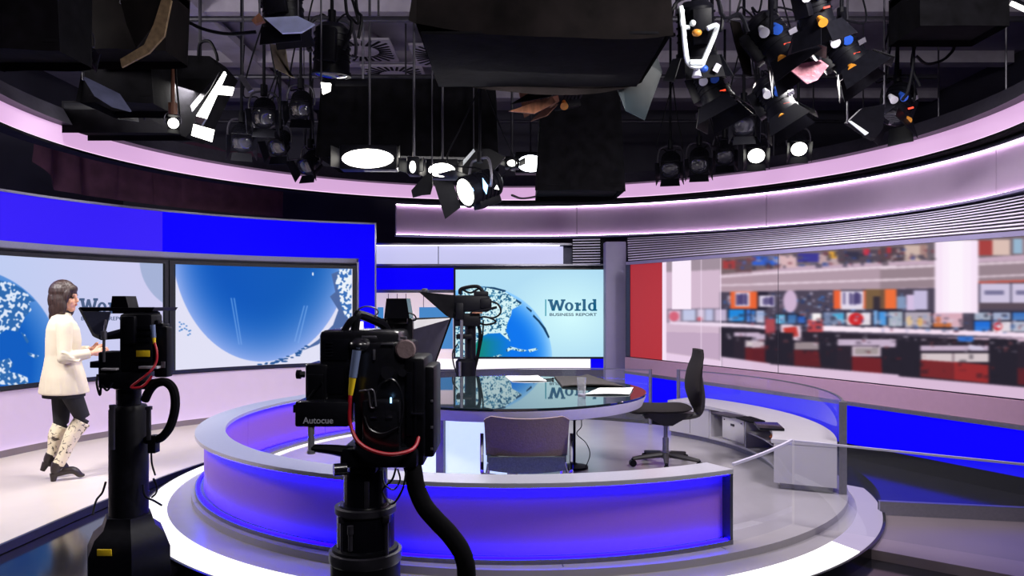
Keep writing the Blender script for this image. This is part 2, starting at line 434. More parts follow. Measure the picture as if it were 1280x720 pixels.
# ================================================================ the room
HW = 7.0
struct('floor', MB().box((0, 5.5, -0.05), (2*HW, 16.4, 0.1)), 'floor_black')
struct('ceiling', MB().box((0, 5.5, 5.05), (2*HW, 16.4, 0.1)), 'ceiling_dark')
struct('wall_back', MB().box((0, 13.6, 2.5), (2*HW, 0.2, 5.0)), 'room_dark')
struct('wall_front', MB().box((0, -2.6, 2.5), (2*HW, 0.2, 5.0)), 'room_dark')
struct('wall_left', MB().box((-HW, 5.5, 2.5), (0.2, 16.2, 5.0)), 'room_dark')
struct('wall_right', MB().box((HW, 5.5, 2.5), (0.2, 16.2, 5.0)), 'room_dark')
bt = 1
for y in (4.9, 6.6, 8.6, 10.4, 12.2):
    struct('trim_%d' % bt, MB().box((0, y, 4.92), (13.6, 0.22, 0.16)), 'beam_grey'); bt += 1
for x, w in ((-3.6, 0.3), (0.75, 0.25), (3.4, 0.3)):
    struct('trim_%d' % bt, MB().box((x, 5.5, 4.87), (w, 15.9, 0.10)), 'beam_grey'); bt += 1

# floor deck pieces
CL, RL = (-0.7, 6.5), 4.53
aL = lambda px, r=RL: ang(*far_on_circle(px, r, CL), CL)
inner = [(-3.32, 4.0), (-3.25, 4.83), (-3.17, 5.9), (-3.0, 7.1), (-2.55, 8.35), (-1.6, 9.3), (-0.6, 9.78)]
inner = [(p.x, p.y) for p in catmull([(a, b, 0) for a, b in inner], 6)]
outer_pts = []
for i in range(31):
    a = R(aL(470)+(206-aL(470))*i/30)
    outer_pts.append((CL[0]+4.74*math.cos(a), CL[1]+4.74*math.sin(a)))
struct('floor_walkway', MB().prism(inner+outer_pts, 0.0, 0.06), 'floor_pale')
edge = MB()
for p, q in zip(inner, inner[1:]):
    d = Vector((q[0]-p[0], q[1]-p[1], 0)).normalized(); nrm = Vector((d.y, -d.x, 0))
    edge.slab([(p[0], p[1], 0.005), (q[0], q[1], 0.005), (q[0], q[1], 0.062), (p[0], p[1], 0.062)], nrm*0.025)
struct('trim_walkway_edge', edge, 'dark_trim')
# right apron: grey deck behind the low glass barrier, black gloss deck behind it
gA, gB = (2.16, 4.77), (3.05, 4.09)
KP, KQ = (2.66, 5.526), (5.4, 5.012)
ring_r = 3.0
def rp(a, r): return (O[0]+r*math.cos(R(a)), O[1]+r*math.sin(R(a)))
arc1 = [rp(a, 2.97) for a in range(-43, -25, 3)]
struct('floor_apron', MB().prism([gB, (4.6, 2.9), (5.4, 4.2), (5.4, 5.005), (2.66, 5.519)]+arc1[::-1], 0.0, 0.06), 'floor_grey')
arc2 = [rp(a, 2.97) for a in range(-25, 92, 3)]
struct('floor_gloss', MB().prism([KP, KQ, (5.4, 8.2), (1.6, 11.48), (-0.6, 11.48), (-0.6, 9.79)]+arc2[::-1], 0.0, 0.15), 'floor_black')
e = MB(); p, q = Vector((2.66, 5.506, 0)), Vector((5.4, 4.992, 0)); d = (q-p).normalized(); nr = Vector((-d.y, d.x, 0))*0.022
e.slab([p-nr, q-nr, q+nr, p+nr], (0, 0, 0.158)); struct('trim_floor_seam', e, 'satin_metal')

# ================================================================ curved set wall with the two big screens
aE, a447, aS, aLeft = aL(470), aL(447), aL(203), 206.0
w = thing('curved_set_wall', 'curved blue-topped set wall holding the two wide screens behind the walking woman', 'set wall', (CL[0], CL[1]+RL, 0.0))
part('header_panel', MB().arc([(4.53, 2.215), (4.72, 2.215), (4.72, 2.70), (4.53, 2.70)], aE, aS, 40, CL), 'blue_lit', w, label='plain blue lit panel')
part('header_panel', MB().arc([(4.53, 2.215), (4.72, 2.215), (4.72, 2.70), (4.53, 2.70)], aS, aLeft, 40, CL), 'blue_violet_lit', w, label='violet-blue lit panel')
part('top_trim', MB().arc([(4.515, 2.70), (4.73, 2.70), (4.73, 2.725), (4.515, 2.725)], aE, aLeft, 60, CL), 'satin_metal', w)
part('reveal', MB().arc([(4.525, 2.21), (4.625, 2.115), (4.72, 2.115), (4.72, 2.214)], a447-0.3, aLeft, 60, CL), 'satin_metal', w)
part('end_panel', MB().arc([(4.53, 0.07), (4.72, 0.07), (4.72, 2.214), (4.53, 2.214)], aE+0.25, a447-0.2, 6, CL), 'blue_lit', w)
part('end_trim', MB().arc([(4.515, 0.07), (4.74, 0.07), (4.74, 2.725), (4.515, 2.725)], aE-0.05, aE+0.24, 2, CL), 'satin_metal', w)
part('side_reveal', MB().arc([(4.525, 0.74), (4.63, 0.74), (4.63, 2.16), (4.525, 2.16)], a447-0.22, a447+0.12, 2, CL), 'satin_metal', w)
part('plinth', MB().arc([(4.53, 0.07), (4.72, 0.07), (4.72, 0.69), (4.62, 0.69)], a447-0.15, aLeft, 60, CL), 'lavender_panel', w)
part('kick_board', MB().arc([(4.43, 0.062), (4.442, 0.062), (4.442, 0.13), (4.43, 0.13)], aE+0.3, aLeft, 60, CL), 'floor_grey', w)
part('light_strip', MB().arc([(4.46, 0.070), (4.515, 0.070), (4.515, 0.078), (4.46, 0.078)], aE+0.5, aLeft, 60, CL), 'led_white', w)

# screen 2 (deep blue globe)
c2 = Canvas(205, 320, 455, 475, 3.0, (225, 225, 245))
X, Y = c2.X, c2.Y
def T2(x, y): return (x/2.6667, 230+y/2.6667)
cx, cy = T2(872, 190); rx, ry = 300/2.6667, 402/2.6667
rr = np.sqrt(((X-cx)/rx)**2+((Y-cy)/ry)**2)
m = rr < 1
t = np.clip((rr-0.45)/0.55, 0, 1)[..., None]**2.2
t2 = np.clip((X-219)/200, 0, 1)[..., None]
base = np.array([0, 82, 190])*(1-t2)+np.array([12, 92, 182])*t2
c2.put(m, base*(1-t*0.85)+np.array([165, 185, 245])*t*0.85)
c2.poly([T2(1130, 290), T2(1105, 300), T2(1118, 360), T2(1100, 375), T2(1128, 420), T2(1110, 470), T2(1060, 520), T2(1010, 555), T2(1060, 535), T2(1150, 470), T2(1172, 440), T2(1172, 280)], (78, 105, 160))
land = c2.polymask([T2(1130, 285), T2(1172, 282), T2(1172, 455), T2(1150, 440), T2(1135, 400), T2(1130, 360), T2(1118, 330)])
n = c2.noise(3); c2.put(land, (235, 242, 250)); c2.put(land & (n > 0.55), (55, 110, 185))
rng = np.random.RandomState(3)
for i in range(34):                                   # dashes along the rim
    a = R(58+rng.rand()*34); q = 1.0+rng.rand()*0.035
    c2.ell(cx+rx*q*math.cos(a), cy+ry*q*math.sin(a), 1.5+rng.rand()*2, 0.9, (35, 85, 150))
for i in range(14):
    x, y = 596+rng.rand()*40, 458+rng.rand()*34
    c2.ell(*T2(x, y+(x-596)*0.4), 1.2, 0.9, (60, 125, 200))
for xa, ya, xb, yb in ((768, 380, 795, 535), (778, 380, 803, 535), (1012, 405, 980, 525), (1022, 405, 992, 530)):
    c2.poly([T2(xa, ya), T2(xa+5, ya), T2(xb+4, yb), T2(xb, yb)], (130, 175, 240), 0.55)
c2.ell(*T2(1043, 300), 1.0, 2.2, (245, 250, 255))
c2.blur(1)
# screen 1 (land map, pale background)
c1 = Canvas(-260, 290, 215, 520, 2.5, (204, 204, 240))
X, Y = c1.X, c1.Y
g = np.clip((X+20)/220, 0, 1)[..., None]
c1.a[:] = np.array([190, 205, 242])*(1-g)+np.array([208, 205, 240])*g
cx, cy = T2(-120, 600); rr = np.hypot(X-cx, Y-cy)/(320/2.6667)
c1.put(rr < 1, np.array([8, 92, 192])*(1-np.clip((rr-0.7)/0.3, 0, 1)[..., None]*0.55)+np.array([160, 190, 240])*np.clip((rr-0.7)/0.3, 0, 1)[..., None]*0.55)
land = c1.polymask([T2(-700, 330), T2(0, 322), T2(40, 330), T2(75, 350), T2(100, 375), T2(118, 390), T2(95, 395), T2(105, 420), T2(85, 440), T2(70, 470), T2(60, 492), T2(20, 485), T2(0, 500), T2(-700, 640)])
land |= c1.polymask([T2(-300, 600), T2(0, 590), T2(30, 580), T2(45, 600), T2(30, 625), T2(60, 632), T2(92, 645), T2(95, 668), T2(60, 672), T2(0, 668), T2(-300, 690)])
land |= c1.polymask([T2(70, 495), T2(82, 500), T2(97, 525), T2(90, 532)]) | c1.polymask([T2(90, 560), T2(130, 572), T2(120, 582), T2(95, 570)])
n = c1.noise(3); n2 = c1.noise(9)
c1.put(land, (222, 232, 250)); c1.put(land & (n+0.5*(n2-0.5)*np.clip((440-Y)/30, -0.5, 1) > 0.5), (45, 105, 175))
cx, cy = T2(640, 250); c1.put((np.hypot(X-cx, Y-cy) < 175/2.6667) & (X < 204), (150, 168, 205), 0.75)
c1.blur(1)
def wall_disp(px0, px1, z0, z1, r):
    p, q = aL(px0, r), aL(px1, r)
    def fn(u, v):
        a = R(p+(q-p)*u); return (CL[0]+r*math.cos(a), CL[1]+r*math.sin(a), z0+(z1-z0)*(1-v))
    return fn
RS = 4.60
s2 = thing('video_screen', 'wide wall screen showing a deep blue globe beside the blue end panel', 'screen', (-3.2, 9.9, 0.72))
def bez(a0, a1, dr):
    m = MB(); z0, z1, b = 0.70, 2.112, 0.045
    m.arc([(RS-0.012, z0), (RS+0.05, z0), (RS+0.05, z0+b), (RS-0.012, z0+b)], a0, a1, 30, CL)
    m.arc([(RS-0.012, z1-b), (RS+0.05, z1-b), (RS+0.05, z1), (RS-0.012, z1)], a0, a1, 30, CL)
    da = math.degrees(b/RS)
    for p, q in ((a0, a0+da*dr), (a1-da*dr, a1)):
        m.arc([(RS-0.012, z0+b), (RS+0.05, z0+b), (RS+0.05, z1-b), (RS-0.012, z1-b)], p, q, 2, CL)
    m.arc([(RS+0.02, z0+b), (RS+0.05, z0+b), (RS+0.05, z1-b), (RS+0.02, z1-b)], a0, a1, 30, CL)
    return m
aM = aL(211, RS)
part('bezel', bez(a447+0.15, aM-0.1, 1), 'bezel', s2)
display('display', wall_disp(219.5, 440.5, 0.745, 2.068, RS), 440, 280, c2, 'screen', s2)
s1 = thing('video_screen', 'wide wall screen with a pale land map and the word World, behind the woman', 'screen', (-4.9, 8.1, 0.72))
aZ = aM+(aM-a447)*1.02
part('bezel', bez(aM+0.1, aZ, 1), 'bezel', s1)
pz = lambda a: CX+F*(CL[0]+RS*math.cos(R(a)))/(CL[1]+RS*math.sin(R(a)))
display('display', wall_disp(203.5, pz(aZ-0.7), 0.745, 2.068, RS), 520, 280, c1, 'screen', s1)

# ---- lettering helper: shapes drawn on a plane or curved face
W_POLYS = [[(305, 186), (352, 186), (390, 332), (346, 332)], [(346, 332), (388, 332), (432, 176), (396, 176)], [(396, 176), (434, 176), (484, 332), (445, 332)], [(445, 332), (487, 332), (532, 186), (492, 186)],
           [(288, 165), (362, 165), (362, 190), (288, 190)], [(478, 165), (544, 165), (544, 190), (478, 190)],
           [(697, 215), (740, 215), (740, 330), (697, 330)], [(678, 311), (766, 311), (766, 333), (678, 333)], [(680, 212), (738, 212), (738, 234), (680, 234)], [(738, 236), (752, 216), (772, 212), (772, 256), (752, 252), (738, 264)],
           [(797, 162), (839, 162), (839, 330), (797, 330)], [(786, 162), (839, 162), (839, 183), (786, 183)], [(786, 311), (852, 311), (852, 333), (786, 333)],
           [(950, 162), (993, 162), (993, 330), (950, 330)], [(938, 162), (993, 162), (993, 183), (938, 183)], [(950, 311), (1006, 311), (1006, 333), (950, 333)]]
W_RINGS = [((598, 271), (63, 64), (25, 42)), ((932, 273), (60, 62), (24, 40))]
def letters(conv, off):
    m = MB()
    for p in W_POLYS: m.slab([conv(*q) for q in p], off)
    for (cx, cy), (ro, rv), (ri, rw) in W_RINGS:
        for k in range(32):
            a, b = 2*PI*k/32, 2*PI*(k+1)/32
            m.slab([conv(cx+ro*math.cos(a), cy+rv*math.sin(a)), conv(cx+ro*math.cos(b), cy+rv*math.sin(b)), conv(cx+ri*math.cos(b), cy+rw*math.sin(b)), conv(cx+ri*math.cos(a), cy+rw*math.sin(a))], off)
    return m
def text_on(body, conv, x0, x1, y0, y1, bold=0.0):
    me = text_mesh(body); co = [v.co.copy() for v in me.vertices]
    lx, hx = min(c.x for c in co), max(c.x for c in co); ly, hy = min(c.y for c in co), max(c.y for c in co)
    for v in me.vertices:
        v.co = conv(x0+(v.co.x-lx)/(hx-lx)*(x1-x0), y1-(v.co.y-ly)/(hy-ly)*(y1-y0))
    return me
def conv_wall(x, y):
    px = 99+(x-288)/(1005-288)*66; py = 372.5+(y-162)/171*19.5
    r = RS-0.004; X_, Y_ = far_on_circle(px, r, CL)
    return Vector((X_, Y_, zz(py, Y_)))
part('lettering', letters(conv_wall, (0, 0, 0.0008)), 'letter_slate', s1)
part('subtitle', text_on('BUSINESS REPORT', conv_wall, 315, 1000, 365, 408), 'letter_slate', s1)

# ================================================================ back set wall
YB = 11.5
def bx(px0, px1, py0, py1, d, th=0.06, m=None):
    m = m or MB(); x0, x1, z1, z0 = xx(px0, d), xx(px1, d), zz(py0, d), zz(py1, d)
    return m.box(((x0+x1)/2, d+th/2, (z0+z1)/2), (x1-x0, th, z1-z0))
b = thing('back_set_wall', 'flat back set wall with a white light band above blue and pink panels', 'set wall', (0, YB, 0.06))
part('carcass', MB().box((-0.3, YB+0.2, 1.36), (4.4, 0.1, 2.2)), 'dark_trim', b)
part('light_panel', bx(440, 547, 308, 330, YB), 'white_lit', b)
part('light_panel', bx(548.5, 704, 308, 330, YB), 'white_lit', b)
m = MB()
m.box((-0.6, YB-0.02, 2.466), (4.0, 0.10, 0.03)); m.box((-0.6, YB-0.02, 2.152), (4.0, 0.10, 0.03))
part('band_frame', m, 'satin_metal', b)
part('band_light', MB().box((-0.78, YB-0.03, 2.447), (3.0, 0.03, 0.008)), 'led_white', b)
part('blue_panel', bx(440, 569, 335, 362, YB), 'blue_lit', b)
part('blue_panel', bx(739, 759, 430, 462, YB), 'blue_lit', b)
part('panel_trim', bx(440, 569, 362, 366, YB, 0.07), 'satin_metal', b)
part('pink_panel', bx(440, 569, 366, 450, YB), 'pink_wall', b)
part('glow_panel', bx(524, 566, 384, 436, YB-0.03), 'blue_glow_panel', b)
part('glow_panel', bx(472, 479, 384, 436, YB-0.03), 'blue_glow_panel', b)
m = MB(); 
for px in (485, 496, 507, 529): bx(px, px+0.8, 367, 450, YB-0.006, 0.006, m)
part('panel_joint', m, 'column_lav', b)
part('white_strip', bx(440, 738, 448.5, 461.5, YB), 'white_strip', b)
part('base_board', bx(440, 765, 462, 500, YB), 'dark_trim', b)

YM = 11.36
mon = thing('wall_monitor', 'large flat monitor reading World Business Report beside a globe, on the back wall', 'screen', (0.3, YM, 0.74))
fr = MB(); x0, x1, z0, z1 = xx(567, YM), xx(765.5, YM), zz(448.5, YM), zz(334.5, YM); t = 0.03
fr.box(((x0+x1)/2, YM+0.02, z0+t/2), (x1-x0, 0.08, t)).box(((x0+x1)/2, YM+0.02, z1-t/2), (x1-x0, 0.08, t))
fr.box((x0+t/2, YM+0.02, (z0+z1)/2), (t, 0.08, z1-z0-2*t)).box((x1-t/2, YM+0.02, (z0+z1)/2), (t, 0.08, z1-z0-2*t))
fr.box(((x0+x1)/2, YM+0.05, (z0+z1)/2), (x1-x0, 0.04, z1-z0))
part('bezel', fr, 'bezel', mon)
cm = Canvas(560, 330, 770, 452, 4.0, (200, 236, 246)); X, Y = cm.X, cm.Y
def TM(x, y): return (500+x/4, 330+y/4)
d_ = np.clip(np.hypot((X-712)/85, (Y-395)/60), 0, 1)[..., None]
cm.a[:] = np.array([212, 252, 255])*(1-d_)+np.array([178, 222, 244])*d_
cx, cy = TM(400, 472); rad = 361/4
rr = np.hypot(X-cx, Y-cy)/rad; m_ = rr < 1
t = np.clip((rr-0.62)/0.38, 0, 1)[..., None]**2
c_ = np.array([8, 118, 238])*(1-t)+np.array([150, 210, 255])*t
gr = np.clip((560-(X-500)*4)/170, 0, 1)[..., None]*np.clip(((Y-330)*4-330)/60, 0, 1)[..., None]
c_ = c_*(1-gr)+np.array([15, 135, 120])*gr
cm.put(m_, c_)
land = cm.polymask([TM(*p) for p in [(262, 190), (300, 140), (370, 112), (460, 122), (530, 142), (585, 178), (612, 200), (560, 228), (556, 255), (540, 290), (530, 335), (548, 372), (552, 388), (532, 372), (500, 345), (440, 348), (400, 365), (378, 400), (372, 467), (262, 467)]])
land |= cm.polymask([TM(*p) for p in [(528, 430), (552, 412), (600, 425), (640, 432), (610, 440), (560, 428), (535, 440)]]) | cm.polymask([TM(*p) for p in [(640, 428), (680, 420), (690, 428), (650, 442)]]) | cm.polymask([TM(*p) for p in [(465, 462), (500, 450), (512, 456), (480, 468)]])
n = cm.noise(2); n2 = cm.noise(8)
cm.put(land, (214, 243, 247)); k = n+0.45*(n2-0.5)
cm.put(land & (k > 0.53), (66, 140, 180)); cm.put(land & (k > 0.60), (20, 70, 110))
for pts in ([(295, 132), (330, 118), (370, 106), (375, 112), (330, 128), (300, 142)], [(400, 112), (470, 116), (530, 132), (525, 140), (460, 124)], [(580, 175), (608, 192), (604, 202), (580, 186)], [(632, 212), (660, 232), (656, 242), (632, 220)], [(668, 252), (700, 285), (728, 320), (748, 365), (742, 372), (715, 322), (690, 288), (664, 262)]):
    cm.poly([TM(*p) for p in pts], (18, 62, 100))
cm.blur(1)
def mon_fn(u, v):
    return (x0+0.022+(x1-x0-0.044)*u, YM-0.0, z1-0.022-(z1-z0-0.044)*v)
display('display', mon_fn, 600, 345, cm, 'screen', mon)
def conv_mon(x, y):
    px, py = 660+x/11.636, 360+y/11.636; return at(px, py, YM-0.006)
part('lettering', letters(conv_mon, (0, 0.002, 0)), 'letter_teal', mon)
part('subtitle', text_on('BUSINESS REPORT', conv_mon, 315, 1000, 365, 408), 'letter_navy', mon)
part('rule', MB().slab([conv_mon(248, 166), conv_mon(267, 166), conv_mon(267, 408), conv_mon(248, 408)], (0, 0.002, 0)), 'letter_bar', mon)

# ================================================================ column and newsroom video wall
YC = 10.62
m = MB().box(((xx(757, YC)+xx(783, YC))/2, YC+0.14, 1.25), (xx(783, YC)-xx(757, YC), 0.26, 2.38), bev=0.015)
struct('column_right', m, 'column_lav')
LP, LD = Vector((1.9, 9.5, 0)), Vector((1.94, -3.8, 0)).normalized()
LN = Vector((-LD.y, LD.x, 0)); LN = LN if LN.y > 0 else -LN        # pointing away from the camera side
def wl(px):      # point on the video wall plane at an azimuth
    k = (px-CX)/F; Yv = (9.5+1.9588*1.9)/(1+1.9588*k); return Vector((k*Yv, Yv, 0))
ZT, ZS, ZB, ZK = 2.092, 0.868, 0.655, 0.285
vw = thing('newsroom_video_wall', 'long video wall showing a blurred newsroom with rows of monitors and orange panels', 'video wall', (2.9, 7.6, ZB))
PR = 1400
def wslab(px0, px1, z0, z1, th=0.05, fwd=0.0, m=None):
    m = m or MB(); a, b = wl(px0)-LN*fwd, wl(px1)-LN*fwd
    m.slab([a+Vector((0, 0, z0)), b+Vector((0, 0, z0)), b+Vector((0, 0, z1)), a+Vector((0, 0, z1))], LN*th); return m
part('red_panel', wslab(788, 828, ZS, ZT), 'red_panel', vw)
part('side_trim', wslab(783.5, 788, ZS, ZT, 0.05, 0.01), 'dark_trim', vw)
part('back_board', wslab(783.5, PR, ZB, ZT+0.03, 0.1, -0.055), 'dark_trim', vw)
cv = Canvas(815, 270, 1420, 560, 2.0, (196, 168, 188)); X, Y = cv.X, cv.Y
A = lambda x, y: (780+x/3.6, 290+y/3.6)
B = lambda x, y: (940+x/3.6, 290+y/3.6)
C = lambda x, y: (1100+x/3.6, 290+y/3.6)
D = lambda x, y: (760+x/2.4615, 300+y/2.4615)
def P(f, pts, col, al=1.0): cv.poly([f(*p) for p in pts], col, al)
def Q(f, x0, y0, x1, y1, col, dy=0.0, al=1.0):   # a box whose right end drops by dy
    cv.poly([f(x0, y0), f(x1, y0+dy), f(x1, y1+dy), f(x0, y1)], col, al)
P(D, [(150, 60), (1650, -60), (1650, 20), (1140, 55), (150, 100)], (120, 105, 112))          # upper storey shadow
P(A, [(435, 100), (700, 75), (700, 165), (435, 190)], (118, 98, 102))
Q(A, 445, 128, 500, 165, (165, 60, 62)); Q(A, 500, 120, 575, 180, (105, 75, 80)); Q(A, 590, 112, 700, 150, (45, 95, 200))
Q(B, 0, 108, 100, 150, (50, 95, 205)); Q(B, 118, 105, 200, 160, (215, 180, 185)); Q(B, 205, 95, 305, 135, (60, 55, 145))
Q(B, 300, 100, 390, 150, (190, 160, 165)); Q(B, 345, 88, 382, 118, (235, 170, 60)); Q(B, 385, 80, 640, 135, (82, 70, 84)); Q(B, 500, 76, 530, 105, (190, 50, 70)); Q(B, 570, 80, 600, 100, (185, 70, 60)); Q(B, 420, 90, 480, 125, (50, 48, 70))
Q(C, 0, 68, 110, 130, (82, 66, 74)); Q(C, 30, 68, 50, 95, (170, 50, 60)); Q(C, 110, 60, 180, 130, (205, 180, 170)); Q(C, 180, 58, 212, 120, (165, 130, 125)); Q(C, 212, 50, 245, 130, (110, 98, 108))
Q(C, 445, 38, 505, 105, (165, 62, 60)); Q(C, 505, 35, 585, 105, (218, 190, 180)); Q(C, 600, 30, 640, 98, (150, 180, 205)); Q(C, 640, 30, 1100, 98, (150, 130, 140))
P(A, [(435, 190), (648, 178), (648, 258), (435, 270)], (178, 152, 166))
P(B, [(0, 185), (648, 148), (648, 262), (0, 272)], (176, 152, 166)); P(C, [(0, 155), (1100, 110), (1100, 230), (0, 255)], (150, 130, 140))
for f, a0, b0 in ((A, 435, 210), (B, 0, 0)): pass
P(A, [(435, 196), (648, 184), (648, 190), (435, 206)], (232, 212, 226)); P(B, [(0, 184), (648, 150), (648, 160), (0, 194)], (232, 212, 226)); P(C, [(0, 158), (245, 147), (245, 157), (0, 168)], (228, 208, 222)); P(C, [(440, 140), (1100, 110), (1100, 120), (440, 150)], (220, 200, 212))
P(A, [(435, 236), (648, 232), (648, 238), (435, 244)], (226, 206, 220)); P(B, [(0, 232), (648, 210), (648, 218), (0, 240)], (230, 210, 224)); P(C, [(0, 212), (245, 204), (245, 212), (0, 222)], (225, 205, 218)); P(C, [(440, 198), (1100, 170), (1100, 178), (440, 206)], (215, 195, 208))
P(D, [(345, 160), (1000, 148), (1650, 120), (1650, 300), (345, 300)], (74, 66, 84))               # desk zone backdrop
P(C, [(440, 222), (1100, 205), (1100, 345), (440, 345)], (88, 74, 86)); P(C, [(440, 222), (1100, 200), (1100, 212), (440, 232)], (190, 90, 80))
rng = np.random.RandomState(11)
pal = [(60, 110, 190), (150, 165, 200), (45, 45, 70), (190, 180, 205), (95, 120, 160), (40, 60, 110), (120, 100, 120)]
for i in range(240):
    x = 905+rng.rand()*240; y = 365+rng.rand()*40; w_, h_ = 1+rng.rand()*4, 1+rng.rand()*4
    cv.rect(x, y, x+w_, y+h_, pal[rng.randint(len(pal))], 0.8)
def fuzzy(f, x0, y0, x1, y1):
    Q(f, x0, y0, x1, y1, (225, 215, 235))
    for k in range(16):
        x = x0+4+rng.rand()*(x1-x0-14); Q(f, x, y0+4+rng.rand()*10, x+5+rng.rand()*5, y1-4-rng.rand()*10, (70, 60, 110), 0, 0.85)
Q(A, 478, 268, 600, 345, (232, 100, 52)); fuzzy(A, 500, 272, 565, 335); Q(A, 600, 270, 648, 345, (35, 30, 48)); fuzzy(B, 32, 286, 102, 336)
Q(B, 0, 268, 24, 345, (235, 100, 50)); Q(B, 368, 262, 400, 345, (236, 96, 50)); Q(B, 500, 262, 512, 345, (226, 100, 60)); fuzzy(B, 398, 266, 502, 334); Q(B, 400, 334, 500, 350, (225, 215, 230))
Q(B, 512, 258, 605, 348, (120, 92, 62)); Q(B, 545, 290, 600, 348, (50, 42, 52)); Q(B, 604, 258, 648, 345, (240, 112, 50)); Q(C, 0, 258, 28, 345, (110, 80, 60)); Q(C, 22, 258, 74, 345, (238, 110, 55))
cv.ell(*B(172, 312), 32/3.6, 50/3.6, (205, 178, 208))
Q(C, 118, 282, 160, 352, (212, 190, 225)); Q(C, 152, 262, 214, 350, (196, 186, 220)); Q(C, 75, 290, 115, 345, (130, 150, 185))
for x0, x1 in ((450, 588), (592, 720), (730, 860), (870, 1000)): Q(C, x0, 232, x1, 318, (205, 195, 222)); Q(C, x0+20, 262, x1-30, 282, (120, 115, 150)); Q(C, x0-6, 228, x0, 320, (40, 38, 60))
def mon_row(f, lst):
    for x0, y0, x1, y1, c in lst:
        Q(f, x0-5, y0-5, x1+5, y1+5, (32, 30, 48)); Q(f, x0, y0, x1, y1, c)
        Q(f, x0, (y0+y1)/2, x1, y1, tuple(min(255, int(v*0.8+40)) for v in c), 0, 0.5)
mon_row(A, [(200, 352, 255, 402, (215, 175, 200)), (262, 350, 322, 400, (170, 190, 225)), (330, 348, 362, 400, (200, 190, 215)), (366, 348, 402, 400, (165, 180, 220)), (408, 348, 462, 402, (190, 175, 205)), (472, 350, 542, 402, (30, 135, 220)), (550, 350, 592, 405, (60, 120, 210)), (596, 350, 632, 405, (190, 185, 215))])
mon_row(B, [(-2, 352, 14, 405, (60, 130, 215)), (18, 352, 56, 408, (170, 180, 215)), (108, 372, 150, 412, (100, 190, 230)), (160, 372, 205, 412, (60, 110, 170)), (205, 380, 240, 410, (40, 90, 180)), (320, 360, 415, 415, (110, 125, 160)), (425, 362, 535, 420, (230, 220, 230)), (548, 352, 606, 418, (120, 170, 225)), (614, 352, 650, 420, (175, 185, 205))])
P(B, [(360, 370), (412, 365), (414, 414), (395, 400)], (70, 170, 215)); cv.ell(*B(468, 392), 34/3.6, 28/3.6, (205, 35, 40)); cv.ell(*A(225, 380), 22/3.6, 22/3.6, (200, 40, 60)); cv.ell(*A(340, 392), 12/3.6, 10/3.6, (190, 50, 60))
mon_row(C, [(-6, 358, 28, 420, (70, 150, 225)), (38, 358, 102, 424, (165, 175, 190)), (112, 360, 230, 430, (175, 165, 180)), (240, 366, 372, 428, (215, 170, 185)), (425, 362, 498, 396, (165, 175, 195)), (425, 402, 496, 446, (30, 110, 215)), (508, 362, 586, 396, (160, 170, 200)), (508, 404, 590, 448, (225, 215, 225)), (596, 362, 680, 398, (60, 115, 190)), (596, 404, 680, 448, (180, 185, 205)), (690, 362, 780, 448, (90, 120, 180)), (800, 362, 890, 448, (190, 170, 180)), (900, 362, 1000, 448, (60, 120, 190))])
cv.ell(*C(132, 400), 14/3.6, 22/3.6, (220, 190, 150)); cv.ell(*C(180, 405), 12/3.6, 20/3.6, (220, 175, 110)); cv.ell(*C(262, 395), 12/3.6, 16/3.6, (200, 120, 90)); Q(C, 240, 410, 320, 428, (195, 110, 60)); cv.ell(*C(530, 425), 20/3.6, 18/3.6, (205, 40, 50)); cv.ell(*C(536, 425), 10/3.6, 9/3.6, (235, 215, 220))
P(D, [(345, 270), (1650, 330), (1650, 560), (345, 400)], (40, 32, 44))                        # dark under the desks
P(A, [(435, 262+160), (648, 580), (435, 560)], (42, 34, 46))
P(B, [(0, 418), (75, 425), (75, 440), (0, 430)], (245, 222, 240)); P(A, [(205, 402), (440, 408), (640, 420), (640, 432), (435, 426), (205, 414)], (240, 222, 240))
P(B, [(300, 420), (648, 432), (648, 456), (320, 446)], (250, 232, 246)); P(C, [(0, 430), (1100, 468), (1100, 490), (0, 452)], (244, 222, 240))
P(B, [(130, 415), (222, 418), (222, 490), (130, 480)], (228, 205, 222)); P(B, [(140, 432), (200, 425), (210, 470), (150, 475)], (190, 55, 48)); Q(B, 60, 390, 104, 455, (170, 70, 80)); Q(B, 250, 395, 318, 450, (190, 70, 75)); Q(B, 270, 366, 312, 400, (250, 245, 245))
for f, lst in ((A, [(495, 452, 545, 470), (548, 452, 610, 472)]), (B, [(385, 482, 648, 512), (0, 458, 60, 486)]), (C, [(0, 482, 70, 518), (182, 512, 488, 534)])):
    for x0, y0, x1, y1 in lst: Q(f, x0, y0, x1, y1, (196, 175, 200))
Q(A, 545, 488, 632, 518, (185, 168, 180)); Q(A, 555, 496, 625, 510, (215, 205, 205)); Q(B, 0, 488, 56, 522, (200, 180, 192)); Q(B, 450, 514, 580, 560, (205, 185, 200)); Q(B, 462, 522, 568, 550, (160, 148, 150)); Q(B, 190, 495, 300, 530, (150, 135, 140)); Q(C, 185, 545, 490, 585, (210, 195, 200)); Q(C, 325, 545, 333, 590, (120, 100, 110)); Q(C, 350, 470, 420, 494, (50, 110, 200)); P(C, [(400, 505), (450, 515), (490, 535), (400, 530)], (205, 195, 220))
for f, pts, c in ((A, [(545, 520), (648, 528), (648, 592), (545, 575)], (98, 30, 36)), (B, [(0, 522), (60, 528), (60, 590), (0, 585)], (92, 28, 36)), (B, [(188, 530), (300, 538), (310, 608), (188, 600)], (92, 30, 36)), (B, [(450, 560), (585, 568), (585, 636), (450, 624)], (110, 30, 36)), (C, [(182, 575), (330, 585), (330, 665), (182, 650)], (118, 36, 40)), (C, [(332, 585), (488, 598), (488, 680), (332, 665)], (150, 42, 44)), (C, [(600, 610), (700, 616), (700, 690), (600, 685)], (90, 30, 38))):
    P(f, pts, c)
